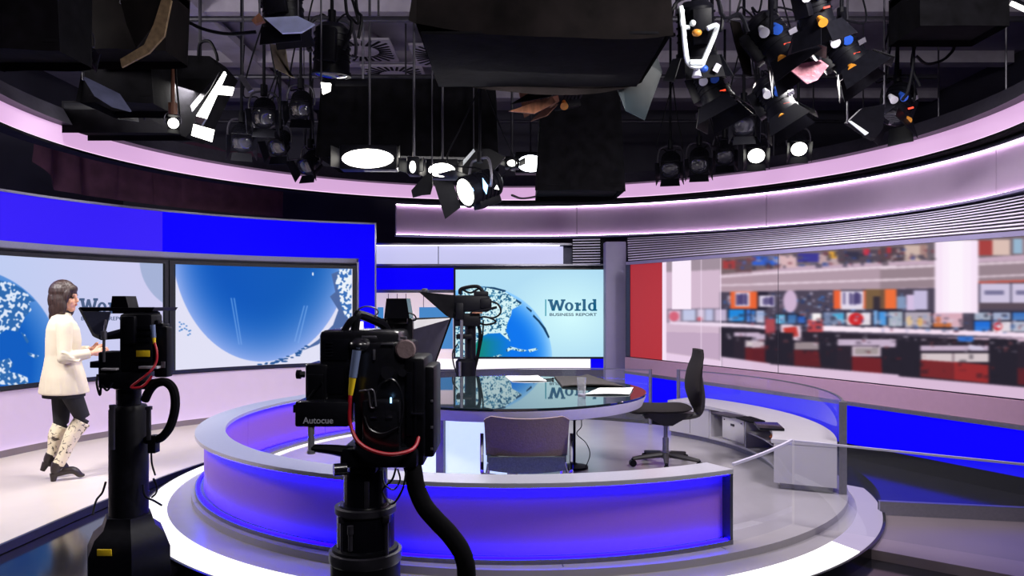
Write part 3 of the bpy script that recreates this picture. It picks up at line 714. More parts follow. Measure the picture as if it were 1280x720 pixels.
for f, pts in ((B, [(110, 450), (185, 455), (190, 602), (115, 590)]), (B, [(300, 450), (382, 458), (380, 608), (310, 598)]), (B, [(60, 490), (105, 490), (105, 590), (60, 585)]), (B, [(580, 520), (648, 525), (648, 640), (585, 632)]), (C, [(76, 468), (180, 472), (180, 652), (70, 645)]), (C, [(492, 478), (620, 484), (620, 690), (495, 682)]), (A, [(440, 430), (495, 435), (495, 570), (440, 560)])):
    P(f, pts, (34, 30, 42))
P(A, [(435, 560), (660, 592), (660, 700), (435, 700)], (222, 196, 222)); P(B, [(0, 588), (660, 642), (660, 760), (0, 760)], (220, 192, 218)); P(C, [(0, 642), (1100, 738), (1100, 1000), (0, 1000)], (216, 186, 214))
cv.rect(940, 470, 1420, 560, (215, 186, 214), 0.0)
Q(C, 247, 40, 442, 365, (246, 226, 246)); 
rng2 = np.random.RandomState(5)
def clutter(n, x0, x1, f_y, pal, smax, al):
    for i in range(n):
        x = x0+rng2.rand()*(x1-x0); ya, yb = f_y(x); y = ya+rng2.rand()*(yb-ya); w_, h_ = 1+rng2.rand()*smax*1.5, 0.8+rng2.rand()*smax
        cv.rect(x, y, x+w_, y+h_, pal[rng2.randint(len(pal))], al)
lin = lambda xa, ya, xb, yb: (lambda x: ya+(yb-ya)*(x-xa)/(xb-xa))
t0_, t1_ = lin(902, 322, 1280, 298), lin(902, 336, 1280, 318)
clutter(150, 905, 1165, lambda x: (t0_(x), t1_(x)), [(40, 40, 60), (90, 80, 95), (120, 60, 70), (60, 80, 150), (190, 170, 175), (70, 62, 70)], 5, 0.6)
d0_, d1_ = lin(902, 388, 1280, 392), lin(902, 405, 1280, 416)
clutter(230, 905, 1400, lambda x: (d0_(x), d1_(x)), [(30, 28, 44), (180, 175, 205), (60, 90, 150), (120, 150, 195), (215, 205, 220), (170, 80, 80), (90, 85, 105), (45, 42, 60)], 4, 0.55)
e0_, e1_ = lin(902, 412, 1280, 424), lin(902, 424, 1280, 440)
clutter(170, 905, 1400, lambda x: (e0_(x), e1_(x)), [(30, 26, 38), (150, 140, 155), (205, 190, 210), (70, 60, 75), (110, 60, 66)], 4, 0.5)
g0_, g1_ = lin(902, 428, 1280, 446), lin(902, 440, 1280, 478)
clutter(60, 905, 1400, lambda x: (g0_(x), g1_(x)), [(30, 26, 36), (60, 30, 38), (110, 34, 40)], 6, 0.45)
cv.rect(1171, 300, 1222, 391, (247, 228, 247)); cv.rect(1178, 300, 1214, 390, (255, 245, 255), 0.5); cv.rect(1186, 300, 1204, 390, (255, 250, 255), 0.5)
cv.blur(2)
a_ = cv.a.copy()
for k in range(1, 4): a_ += np.roll(cv.a, k, axis=1)+np.roll(cv.a, -k, axis=1)
cv.a = a_/7
# washed-out strip beside the red panel
P(A, [(60, 60), (437, 60), (437, 720), (60, 720)], (236, 214, 238), 0.35)
Q(A, 216, 60, 302, 348, (252, 236, 252)); P(A, [(190, 545), (437, 580), (437, 720), (190, 720)], (232, 205, 232))
P(A, [(190, 450), (437, 455), (437, 575), (190, 540)], (178, 150, 182), 0.5); P(A, [(160, 60), (190, 60), (190, 720), (160, 720)], (246, 226, 246)); cv.rect(*A(346, 60), *A(349, 720), (245, 225, 245), 0.7); cv.rect(*A(434, 60), *A(438, 720), (250, 232, 250), 0.8)
cv.blur(1)
def vw_fn(u, v):
    p, q = wl(828), wl(PR); p = p+(q-p)*u-LN*0.002; return (p.x, p.y, ZS+(ZT-ZS)*(1-v))
display('display', vw_fn, 900, 330, cv, 'screen_wall', vw)
m = MB(); 
for px in (973,): wslab(px, px+0.5, ZS, ZT, 0.003, 0.006, m)
part('panel_seam', m, 'rig_metal', vw)
part('sill', wslab(783.5, PR, ZB+0.02, ZS-0.012, 0.05, 0.03), 'pink_sill', vw)
part('sill_trim', wslab(783.5, PR, ZB-0.015, ZB+0.018, 0.05, 0.05), 'grey_metal', vw)
part('top_trim', wslab(783.5, PR, ZT+0.001, ZT+0.04, 0.05, 0.02), 'column_lav', vw)
bp = thing('light_box_plinth', 'low blue light box running under the newsroom video wall', 'light box', (2.9, 7.6, 0.151))
part('blue_panel', wslab(783.5, PR, ZK, ZB-0.02, 0.05, 0.03), 'blue_lit', bp)
part('kick_board', wslab(783.5, PR, 0.151, ZK-0.004, 0.05, 0.02), 'black_gloss', bp)

# ================================================================ overhead rings, fascia and slatted soffit
ur = thing('ceiling_ring', 'full circle of pink lit band hanging above the round set', 'ceiling ring', (0, 6.8, 3.05))
part('band', MB().arc([(4.25, 3.075), (4.36, 3.075), (4.36, 3.255), (4.25, 3.255)], 0, 360, 128), 'pink_lit', ur)
part('lower_lip', MB().arc([(4.22, 3.045), (4.38, 3.045), (4.38, 3.068), (4.22, 3.068)], 0, 360, 128), 'black_cloth', ur)
part('light_line', MB().arc([(4.235, 3.069), (4.252, 3.069), (4.252, 3.078), (4.235, 3.078)], 0, 360, 128), 'pink_line', ur)
part('valance', MB().arc([(4.15, 3.262), (4.36, 3.262), (4.36, 3.42), (4.24, 3.42)], 0, 360, 128), 'rig_metal', ur)
m = MB()
for a in range(0, 360, 30):
    p = rp(a+10, 4.30); m.cyl((p[0], p[1], 3.42), (p[0], p[1], 5.0), 0.008, n=6)
part('hanging_wire', m, 'rig_metal', ur)
RF = 4.38
fx0 = ang(*far_on_circle(495, RF)); fx1 = -52.0
fa = thing('curved_fascia', 'lavender curved fascia with glowing edges above the video wall and back wall', 'fascia', (0, 11.2, 2.53))
segs = [fx0]+[ang(*far_on_circle(p, RF)) for p in (721, 958, 1245)]+[fx1]
for p, q in zip(segs, segs[1:]):
    part('panel', MB().arc([(RF, 2.565), (RF+0.06, 2.565), (RF+0.06, 2.985), (RF, 2.985)], q+0.06, p-0.06, 24), 'fascia', fa)
part('top_lip', MB().arc([(RF-0.055, 2.99), (RF+0.08, 2.99), (RF+0.08, 3.012), (RF-0.055, 3.012)], fx1, fx0, 70), 'dark_trim', fa)
part('bottom_lip', MB().arc([(RF-0.055, 2.535), (RF+0.08, 2.535), (RF+0.08, 2.557), (RF-0.055, 2.557)], fx1, fx0, 70), 'column_lav', fa)
part('light_strip', MB().arc([(RF-0.03, 2.980), (RF-0.002, 2.980), (RF-0.002, 2.989), (RF-0.03, 2.989)], fx1, fx0, 70), 'led_pink', fa)
part('light_strip', MB().arc([(RF-0.03, 2.558), (RF-0.002, 2.558), (RF-0.002, 2.563), (RF-0.03, 2.563)], fx1, fx0, 70), 'led_pink', fa)
m = MB()
for a in (102.5, 78, 50, 25, 0, -25):
    p = rp(a, RF+0.04); m.cyl((p[0], p[1], 3.012), (p[0], p[1], 5.0), 0.008, n=6)
part('hanging_wire', m, 'rig_metal', fa)

so = thing('slatted_soffit', 'dark soffit of long metal slats sloping up from the video wall to the fascia', 'soffit', (2.5, 9.0, 2.1))
pxs = [716+ (1400-716)*i/60 for i in range(61)]
def sof(px, t):
    T_ = Vector((*far_on_circle(px, RF+0.02), 2.53))
    if px < 784:
        B_ = at(px, 0, 11.2); B_.z = 2.14; T_ = T_.copy()
        if T_.y < 11.2: B_.y = T_.y+0.02; B_.x = (px-CX)/F*B_.y
    else:
        B_ = wl(px); B_ = B_+LN*0.01; B_.z = ZT+0.055
    return B_+(T_-B_)*t
NS = 10
for k in range(NS):
    m = MB(); t0, t1 = (k+0.06)/NS, (k+0.34)/NS
    for seg in ([p for p in pxs if p <= 757], [p for p in pxs if p >= 784]):
        def fn(u, v, seg=seg):
            px = seg[0]+(seg[-1]-seg[0])*u; return sof(px, t0+(t1-t0)*v)
        m.sheet(fn, 50, 1, (0, 0, 0.005))
    part('slat', m, 'slat_metal', so)
def fb(u, v): return sof(784+(1400-784)*u, 0.22+0.8*v)+Vector((0.04, 0.08, -0.10))
part('backing', MB().sheet(fb, 50, 2, (0, 0, 0.02)), 'black_metal', so)
def fb(u, v): return sof(716+(757-716)*u, v)+Vector((0.0, 0.12, 0.1))
part('backing', MB().sheet(fb, 8, 2, (0, 0, 0.02)), 'black_metal', so)

# drape behind the curved wall
def dr(u, v):
    px = 40+(352-40)*u; x_, y_ = far_on_circle(px, 5.0); k = 0.05*math.sin(u*46)+0.03*math.sin(u*17+v*2)
    zt = 3.62+0.02*math.sin(u*30); zb = 2.78+0.25*max(0, (0.10-u)/0.10)
    return Vector((x_+k*0.6, y_+k, zb+(zt-zb)*v))
solo('drape', MB().sheet(dr, 120, 6, (0, 0.012, 0)), 'plum_drape', 'plum-brown cloth drape hung behind the curved blue wall under the pink ring', 'drape')
# ================================================================ round stage
OS = (0.0, 6.58)
O2 = (0.06, 6.8)
def rp2(a, r): return (O2[0]+r*math.cos(R(a)), O2[1]+r*math.sin(R(a)))
st = thing('round_stage', 'low round grey stage with a glowing white rim carrying the ring wall and glass table', 'stage', (0, 6.8, 0.0))
DZ = 0.15
part('deck', MB().lathe([(2.70, 0.10), (2.70, DZ)], (O2[0], O2[1], 0), 128), 'stage_grey', st, smooth=20)
part('lower_step', MB().lathe([(2.72, 0.0), (2.72, 0.105)], (OS[0], OS[1], 0), 128), 'stage_grey', st, smooth=20)
SP = [(2.72, 0.0), (2.885, 0.0), (2.885, 0.085), (2.72, 0.112)]
part('rim_light', MB().arc(SP, -43, -205, 90, OS), 'ring_light', st, label='bright white glowing rim')
part('rim_light', MB().arc(SP, -8, -42.7, 24, OS), 'ring_light_dim', st, label='dim lavender rim section')  # weaker emission stands in for dimming by the glass barrier
part('rim_edge', MB().arc([(2.887, 0.0), (2.905, 0.0), (2.905, 0.08), (2.887, 0.08)], -8, -205, 100, OS), 'black_gloss', st)
m = MB()
for a in (-62, -84, -118, -150, -178):
    p, q = rp(a, 2.635), rp(a, 2.66); m.arc([(2.625, DZ+0.0005), (2.66, DZ+0.0005), (2.66, DZ+0.0015), (2.625, DZ+0.0015)], a, a+0.12, 1)
part('deck_joint', m, 'dark_trim', st)
part('inner_light', MB().arc([(2.22, DZ), (2.29, DZ), (2.29, DZ+0.006), (2.22, DZ+0.006)], 140, 222, 40), 'white_strip', st)
part('inner_step', MB().arc([(2.291, DZ), (2.42, DZ), (2.42, DZ+0.03), (2.291, DZ+0.03)], 120, 300, 60), 'grey_metal', st)

# ================================================================ ring wall
aR = ang(*near_on_circle(915, 2.61)); aK = -245.0       # front right end, round by the camera side and the left to the rear
RZ = 0.60
rw = thing('ring_desk_wall', 'low curved wall of glowing violet-blue panels around the round stage', 'desk wall', (0, 6.8-2.5, DZ))
part('rim', MB().arc([(2.40, RZ-0.028), (2.62, RZ-0.028), (2.62, RZ), (2.40, RZ)], aK, aR, 120), 'rim_metal', rw)
part('foot_rail', MB().arc([(2.425, DZ+0.0006), (2.62, DZ+0.0006), (2.62, DZ+0.028), (2.425, DZ+0.028)], aK, aR, 120), 'grey_metal', rw)
cuts = [aK, -215, -186, -150, -110, aR]
for p, q in zip(cuts, cuts[1:]):
    part('outer_panel', MB().arc([(2.53, DZ+0.03), (2.555, DZ+0.03), (2.555, RZ-0.03), (2.53, RZ-0.03)], p+0.05, q-0.05, 30), 'panel_violet', rw)
for p, q in zip(cuts, cuts[1:]):
    part('inner_panel', MB().arc([(2.465, DZ+0.03), (2.49, DZ+0.03), (2.49, RZ-0.03), (2.465, RZ-0.03)], p+0.05, q-0.05, 30), 'panel_violet', rw)
for r0, r1 in ((2.585, 2.607), (2.428, 2.447)):
    part('light_strip', MB().arc([(r0, RZ-0.036), (r1, RZ-0.036), (r1, RZ-0.0285), (r0, RZ-0.0285)], aK+0.1, aR-0.6, 110), 'led_blue', rw)
    part('light_strip', MB().arc([(r0, DZ+0.0285), (r1, DZ+0.0285), (r1, DZ+0.036), (r0, DZ+0.036)], aK+0.1, aR-0.6, 110), 'led_blue', rw)
for a in (aK, aR):
    s_ = 0.5 if a == aK else -0.5
    part('end_post', MB().arc([(2.43, DZ+0.0285), (2.618, DZ+0.0285), (2.618, RZ-0.0285), (2.43, RZ-0.0285)], min(a, a+s_), max(a, a+s_), 2), 'dark_trim', rw)

# ================================================================ glass screens
def glass_screen(a0, a1, z0, zt0, zt1, label, posts=(), r=2.66, O=O2, rail=True, n=40, edge=0.018):
    g = thing('glass_screen', label, 'glass screen', (O[0]+r*math.cos(R((a0+a1)/2)), O[1]+r*math.sin(R((a0+a1)/2)), DZ), 0, 'clear glass screens around the stage')
    def fn(u, v):
        a = R(a0+(a1-a0)*u); return Vector((O[0]+r*math.cos(a), O[1]+r*math.sin(a), z0+(zt0+(zt1-zt0)*u-z0)*v))
    m = MB(); m.sheet(fn, n, 2); part('pane', m, 'glass', g)
    if rail:
        m = MB()
        def fr(u, v):
            p = fn(u, 1.0); return p+Vector((0, 0, v*edge))
        for u0 in range(n):
            p, q = fn(u0/n, 1), fn((u0+1)/n, 1); d = (q-p).normalized(); nr = Vector((-d.y, d.x, 0))*0.008
            m.slab([p-nr, q-nr, q+nr, p+nr], (0, 0, edge))
        part('top_rail', m, 'glass_edge' if edge > 0.012 else 'grey_metal', g)
    for a, w_ in posts:
        p = (O[0]+r*math.cos(R(a)), O[1]+r*math.sin(R(a))); zt = zt0 if abs(a-a0) < abs(a-a1) else zt1
        part('post', MB().box((p[0], p[1], (DZ+zt)/2+0.008), (w_, w_, zt-DZ+0.012), rot=(0, 0, R(a))), 'grey_metal', g)
    return g
a848 = ang(*far_on_circle(848, 2.66, O2), O2); a813 = ang(*far_on_circle(813, 2.66, O2), O2); a530 = 116
a1052 = -23.5
glass_screen(a1052, a848, DZ+0.005, 0.83, 0.81, 'tall clear glass screen curving behind the white counter', [(a1052, 0.055), (a848, 0.03)], edge=0.011)
glass_screen(a813, a530-2.5, DZ+0.005, 0.79, 0.74, 'clear glass screen behind the round table in front of the monitor', [(a813, 0.03)], edge=0.010)
a990 = ang(*near_on_circle(990, 2.60))
glass_screen(aR+0.4, a990, DZ+0.005, 0.615, 0.69, 'short clear glass screen continuing from the end of the violet ring wall', [], r=2.60, O=O, n=14, edge=0.016)
g = thing('glass_screen', 'straight clear glass barrier along the front of the grey floor', 'glass screen', (2.2, 4.7, 0.06), 0, 'clear glass screens around the stage')
ga, gb = Vector((*rp(a990, 2.60), 0))+Vector((0.012, -0.012, 0)), Vector((3.35, 3.86, 0))
def gf(u, v): p = ga+(gb-ga)*u; return Vector((p.x, p.y, 0.155+(0.69-0.155)*v))
part('pane', MB().sheet(gf, 6, 2), 'glass', g)
d = (gb-ga).normalized(); nr = Vector((-d.y, d.x, 0))*0.008
part('top_rail', MB().slab([ga-nr+Vector((0, 0, 0.69)), gb-nr+Vector((0, 0, 0.69)), gb+nr+Vector((0, 0, 0.69)), ga+nr+Vector((0, 0, 0.69))], (0, 0, 0.012)), 'glass_edge', g)

# ================================================================ round table
TC = (-0.05, 6.15); TR = 1.12; TZ = 0.89
tb = thing('round_table', 'large round table with a dark mirror glass top in the middle of the stage', 'table', (TC[0], TC[1], DZ))
part('table_top', MB().lathe([(TR-0.01, TZ-0.018), (TR, TZ-0.014), (TR, TZ-0.003), (TR-0.002, TZ)], (TC[0], TC[1], 0), 96), 'table_glass', tb, smooth=0)
part('apron', MB().lathe([(TR-0.16, TZ-0.11), (TR-0.03, TZ-0.095), (TR-0.004, TZ-0.03), (TR-0.004, TZ-0.0185)], (TC[0], TC[1], 0), 96), 'table_edge', tb)
a_ = lambda px, r: ang(*near_on_circle(px, r, TC), TC)
part('base_panel', MB().arc([(0.68, DZ+0.0006), (0.71, DZ+0.0006), (0.71, TZ-0.111), (0.68, TZ-0.111)], a_(557, 0.71), a_(634, 0.71), 20, TC), 'table_base_lit', tb, label='glowing pale blue panel')
part('base_panel', MB().arc([(0.68, DZ+0.0006), (0.71, DZ+0.0006), (0.71, TZ-0.111), (0.68, TZ-0.111)], -205, a_(547, 0.71), 12, TC), 'table_base_lit', tb, label='glowing pale blue panel')
part('base_trim', MB().arc([(0.66, DZ+0.0006), (0.73, DZ+0.0006), (0.73, TZ-0.111), (0.66, TZ-0.111)], a_(547.5, 0.71), a_(556.5, 0.71), 3, TC), 'grey_metal', tb)
part('base_core', MB().lathe([(0.30, DZ+0.0006), (0.28, TZ-0.111)], (TC[0]-0.2, TC[1]+0.1, 0), 32), 'table_edge', tb)

# things lying on the table
def paper_stack(px0, px1, y0, y1, z, mat, name, label, cat, sheets, group=None, curl=0.02):
    m = MB(); q = [at(px0[0], y1, 1), at(px1[0], y1, 1), at(px1[1], y0, 1), at(px0[1], y0, 1)]
    def tp(px, py): d = F*(CZ-z)/(py-CY); return Vector((xx(px, d), d, z))
    A_, B_, C_, D_ = tp(px0[0], y1), tp(px1[0], y1), tp(px1[1], y0), tp(px0[1], y0)
    for k in range(sheets):
        j = Vector((random.uniform(-.01, .01), random.uniform(-.01, .01), 0.0025*k))
        def fn(u, v): p = (A_*(1-u)+B_*u)*(1-v)+(D_*(1-u)+C_*u)*v; return p+j+Vector((0, 0, curl*(u*(1-u))*(1-v)*0.6+curl*0.6*max(0, u-0.8)*5*v*0.3))
        m.sheet(fn, 8, 4, (0, 0, 0.0018))
    return solo(name, m, mat, label, cat, group)
paper_stack((640, 632), (683, 672), 470.5, 476.5, TZ+0.001, 'paper', 'paper_sheets', 'white loose sheets near the rear of the table, left of the tumbler', 'paper', 3, curl=0.03)
paper_stack((704, 694), (780, 735), 471.5, 484.0, TZ+0.001, 'paper_print', 'newspaper', 'dark printed newspaper lying behind the glass tumbler on the table', 'newspaper', 5, curl=0.10)
paper_stack((731, 748), (785, 790), 485.6, 493.5, TZ+0.002, 'paper', 'paper_sheets', 'white script pages at the right edge of the table beside the tumbler', 'paper', 3, curl=0.03)
p = at(686, 475.5, F*(CZ-TZ)/(475.5-CY))
solo('pen', MB().cyl((p.x-0.05, p.y, TZ+0.008), (p.x+0.04, p.y+0.05, TZ+0.008), 0.007).ell((p.x+0.04, p.y+0.05, TZ+0.011), (0.011, 0.011, 0.011)), 'black_gloss', 'black pen beside the loose white sheets on the table', 'pen')
d = F*(CZ-TZ)/(494-CY); p = at(727, 494, d)
tu = thing('tumbler', 'clear glass tumbler standing on the round table', 'glass', (p.x, p.y, TZ))
part('glass_wall', MB().lathe([(0.028, 0.001), (0.036, 0.135), (0.033, 0.135), (0.026, 0.012)], n=24), 'tumbler', tu, world=False)
part('glass_foot', MB().lathe([(0.027, 0.0005), (0.027, 0.011)], n=24), 'glass_edge', tu, world=False)

# ================================================================ visitor chair
vc = thing('visitor_chair', 'dark brown visitor chair with chrome frame, its back to the ring wall', 'chair', (0.09, 4.86, DZ))
m = MB()
def bk(u, v):
    x = -0.262+0.524*u; w_ = 1-0.04*(1-v)
    z = 0.50+0.255*v
    dip = 0.02*(1-(2*u-1)**2)*v
    cor = 0.03*max(0, abs(2*u-1)-0.86)/0.14*(v**6)
    return Vector((x*w_, -0.16-0.035*(1-(2*u-1)**2)-0.05*v, z-dip-cor))
m.sheet(bk, 24, 12, (0, 0.035, 0)); part('backrest', m, 'chair_brown', vc, world=False)
m = MB()
def se(u, v):
    x = -0.245+0.49*u; return Vector((x, -0.17+0.52*v, 0.46-0.05*(1-(2*u-1)**2)*(1-0.5*v)+0.02*v))
m.sheet(se, 20, 12, (0, 0, 0.055)); part('seat', m, 'seat_fabric', vc, world=False)
m = MB()
def lo(u, v):
    x = -0.235+0.47*u; return Vector((x, -0.215, 0.418-0.02*(1-(2*u-1)**2)+(0.082+0.02*(1-(2*u-1)**2))*v))
m.sheet(lo, 16, 6, (0, 0.02, 0)); part('lower_back', m, 'seat_fabric', vc, world=False)
for s_ in (-1, 1):
    part('frame_side', MB().tube([(s_*0.275, -0.19, 0.64), (s_*0.275, -0.19, 0.47), (s_*0.272, -0.20, 0.395), (s_*0.255, -0.12, 0.375), (s_*0.255, 0.34, 0.40), (s_*0.255, 0.39, 0.36), (s_*0.255, 0.36, 0.06), (s_*0.255, 0.30, 0.018), (s_*0.255, -0.16, 0.018)], 0.012, 10, 4), 'chrome', vc, world=False)
part('cross_bar', MB().tube([(-0.272, -0.21, 0.395), (-0.16, -0.235, 0.388), (0, -0.245, 0.380), (0.16, -0.235, 0.388), (0.272, -0.21, 0.395)], 0.010, 10), 'chrome', vc, world=False)
part('foot_bar', MB().cyl((-0.255, -0.16, 0.018), (0.255, -0.16, 0.018), 0.012), 'chrome', vc, world=False)

# ================================================================ office chair
pc = at(832, 580, 6.72)
oc = thing('office_chair', 'grey swivel office chair with a tall curved back beside the white counter', 'office chair', (pc.x, 6.72, DZ), R(180))
# local: front is +x
def hub_leg(a):
    c, s_ = math.cos(a), math.sin(a)
    m = MB(); m.tube([(0.03*c, 0.03*s_, 0.10), (0.18*c, 0.18*s_, 0.085), (0.30*c, 0.30*s_, 0.07)], [0.028, 0.022, 0.016], 8, 4); return m, c, s_
for k in range(5):
    a = R(8+72*k); m, c, s_ = hub_leg(a); lg = part('leg', m, 'chair_plastic', oc, world=False)
    w = MB(); w.cyl((0.30*c-0.02*s_, 0.30*s_+0.02*c, 0.032), (0.30*c+0.02*s_, 0.30*s_-0.02*c, 0.032), 0.03, n=16).cyl((0.30*c, 0.30*s_, 0.05), (0.30*c, 0.30*s_, 0.075), 0.012)
    part('caster', w, 'black_plastic', lg, world=False)
part('gas_column', MB().lathe([(0.045, 0.07), (0.045, 0.13), (0.027, 0.13), (0.027, 0.25), (0.018, 0.25), (0.018, 0.38)], n=20), 'grey_metal', oc, world=False)
m = MB(); m.slab([(-0.24, -0.06, 0.47), (0.16, -0.06, 0.47), (0.20, -0.06, 0.45), (0.03, -0.06, 0.36), (-0.05, -0.06, 0.36)], (0, 0.12, 0))
m.cyl((0.17, -0.14, 0.435), (0.17, 0.0, 0.435), 0.022)
part('mechanism', m, 'chair_plastic', oc, world=False)
m = MB(); rings = []
for t_ in range(15):
    u = t_/14; x = -0.20+0.52*u; h = 0.038*(1-abs(2*u-1)**6*0.55); z = 0.52-0.012*math.sin(u*PI)+ (-0.03*max(0, u-0.75)/0.25)
    rings.append((x, z, h))
prev = None
for x, z, h in rings:
    wv = 0.235*(1-0.35*abs(2*(x+0.20)/0.52-1)**5)
    cur = m.ring(Vector((x, 0, z)), Vector((0, 1, 0)), Vector((0, 0, 1)), wv, h, 20)
    if prev: m.bridge(prev, cur)
    else: m._face(cur[::-1])
    prev = cur
m._face(prev)
part('seat', m, 'chair_fabric', oc, world=False)
m = MB(); prev = None
for t_ in range(17):
    u = t_/16; z = 0.47+0.56*u
    x = -0.285+0.05*math.sin(u*PI)*(1 if u < .5 else 1)-0.02*u+0.02*(u > .9)*(u-.9)*10
    th = 0.032+0.028*math.sin(min(1, u*1.25)*PI)*(u > 0.1)*(1 if u < 0.8 else 0.6); wv = 0.05+0.17*min(1, max(0, (u-0.12)/0.25))**0.7*(1-0.4*max(0, u-0.75)/0.25)
    cur = m.ring(Vector((x, 0, z)), Vector((0, 1, 0)), Vector((1, 0, 0)), wv, th, 20)
    if prev: m.bridge(prev, cur)
    else: m._face(cur[::-1])
    prev = cur
m._face(prev)
part('backrest', m, 'chair_fabric', oc, world=False)
m = MB(); m.tube([(-0.05, 0, 0.43), (-0.22, 0, 0.44), (-0.30, 0, 0.48), (-0.325, 0, 0.60), (-0.315, 0, 0.78)], [0.03, 0.03, 0.032, 0.026, 0.012], 10)
part('back_bracket', m, 'chair_plastic', oc, world=False)

# ================================================================ white counter
ct = thing('curved_counter', 'low white curved counter with cabinet doors and open shelves beside the office chair', 'counter', (2.1, 6.9, DZ))
RI, RO = 2.18, 2.62; CT = 0.535
aE0, aE1 = -25.0, 41.0
part('worktop', MB().arc([(RI-0.03, CT-0.03), (RO, CT-0.03), (RO, CT), (RI-0.03, CT)], aE0, aE1, 60, O2), 'cabinet_white', ct)
part('end_panel', MB().arc([(RI-0.01, DZ+0.05), (RO, DZ+0.05), (RO, CT-0.031), (RI-0.01, CT-0.031)], aE0+0.05, aE0+3.5, 6, O2), 'cabinet_white', ct)
part('toe_kick', MB().arc([(RI+0.03, DZ+0.0006), (RO-0.03, DZ+0.0006), (RO-0.03, DZ+0.049), (RI+0.03, DZ+0.049)], aE0+1, aE1, 50, O2), 'grey_metal', ct)
part('back_panel', MB().arc([(RO-0.03, DZ+0.05), (RO, DZ+0.05), (RO, CT-0.031), (RO-0.03, CT-0.031)], aE0+3.6, aE1, 50, O2), 'cabinet_white', ct)
part('bottom_board', MB().arc([(RI, DZ+0.05), (RO-0.031, DZ+0.05), (RO-0.031, DZ+0.07), (RI, DZ+0.07)], aE0+3.6, aE1, 50, O2), 'cabinet_white', ct)
ai = lambda px: ang(*far_on_circle(px, RI, O2), O2)
a887, a931 = ai(887), ai(931)
part('divider', MB().arc([(RI, DZ+0.07), (RO-0.031, DZ+0.07), (RO-0.031, CT-0.031), (RI, CT-0.031)], a887-0.4, a887+0.1, 1, O2), 'cabinet_white', ct)
part('divider', MB().arc([(RI, DZ+0.07), (RO-0.031, DZ+0.07), (RO-0.031, CT-0.031), (RI, CT-0.031)], a931-0.5, a931, 1, O2), 'cabinet_white', ct)
for p, q in ((a887+0.2, (a887+aE1)/2-0.1), ((a887+aE1)/2+0.1, aE1)):
    dd = part('door', MB().arc([(RI-0.005, DZ+0.055), (RI+0.015, DZ+0.055), (RI+0.015, CT-0.035), (RI-0.005, CT-0.035)], p, q, 12, O2), 'cabinet_white', ct)
    am = (p*0.45+q*0.55); c_ = rp2(am, RI-0.008)
    part('lock', MB().box((c_[0], c_[1], CT-0.11), (0.008, 0.035, 0.035), rot=(0, 0, R(am))), 'rig_metal', dd)
part('shelf', MB().arc([(RI+0.01, 0.36), (RO-0.031, 0.36), (RO-0.031, 0.374), (RI+0.01, 0.374)], aE0+3.6, a931-0.6, 20, O2), 'cabinet_white', ct)
# white safe box in the middle bay
am = (a887+a931)/2-0.5; c_ = rp2(am, RI+0.16)
wv = 1.55*(RI)*math.sin(R(a887-a931-2.2)/2)
sf = thing('cash_safe', 'white lockable metal box sitting in the bay between the counter doors and shelf', 'metal box', (c_[0], c_[1], DZ+0.0715), R(am))
part('body', MB().box((0.0, 0, 0.125), (0.22, wv, 0.25), bev=0.006), 'safe_white', sf, world=False)
dd = part('door', MB().box((-0.116, 0, 0.125), (0.012, wv-0.03, 0.22), bev=0.003), 'safe_white', sf, world=False)
part('handle', MB().box((-0.126, 0.0, 0.165), (0.008, 0.06, 0.022), bev=0.002), 'rig_metal', dd, world=False)
for y in (-wv*0.36, wv*0.36): part('latch', MB().box((-0.1245, y, 0.2), (0.006, 0.012, 0.012)), 'rig_metal', dd, world=False)
c_ = rp2((a931+aE0)/2+6.0, RI+0.13)
solo('folded_cloth', MB().ell((c_[0], c_[1], 0.3755+0.032), (0.07, 0.10, 0.032), seg=16).box((c_[0], c_[1], 0.3755+0.012), (0.12, 0.17, 0.022), bev=0.008), 'orange', 'orange folded cloth on the open shelf of the white counter', 'cloth')
c_ = rp2((a931+aE0)/2+5.0, RI+0.2)
# devices lying on the counter
def flat_box(px, py, sx, sy, h, rz, name, mat, label, cat, keys=False):
    d = F*(CZ-CT)/(py-CY); p = at(px, py, d)
    t = thing(name, label, cat, (p.x, p.y, CT+0.0005), R(rz))
    part('body', MB().box((0, 0, h/2), (sx, sy, h), bev=min(0.006, h*0.4)), mat, t, world=False)
    if keys:
        m = MB()
        for r_ in range(4):
            for k in range(11): m.box((-sx/2+0.03+r_*(sx-0.06)/3, -sy/2+0.03+k*(sy-0.06)/10, h+0.002), (0.018, (sy-0.06)/13, 0.004))
        part('keys', m, 'black_plastic', t, world=False)
    return t
flat_box(910, 519.5, 0.17, 0.30, 0.012, 22, 'desk_mat', 'rig_metal', 'grey flat mat on the counter farthest from the end panel', 'mat')
flat_box(938, 526.0, 0.15, 0.26, 0.02, 10, 'keyboard', 'black_plastic', 'small black keyboard between the grey mat and the black tray on the counter', 'keyboard', True)
flat_box(961, 534.5, 0.20, 0.34, 0.022, -10, 'document_tray', 'black_gloss', 'black rounded tray on the counter nearest its end panel', 'tray')

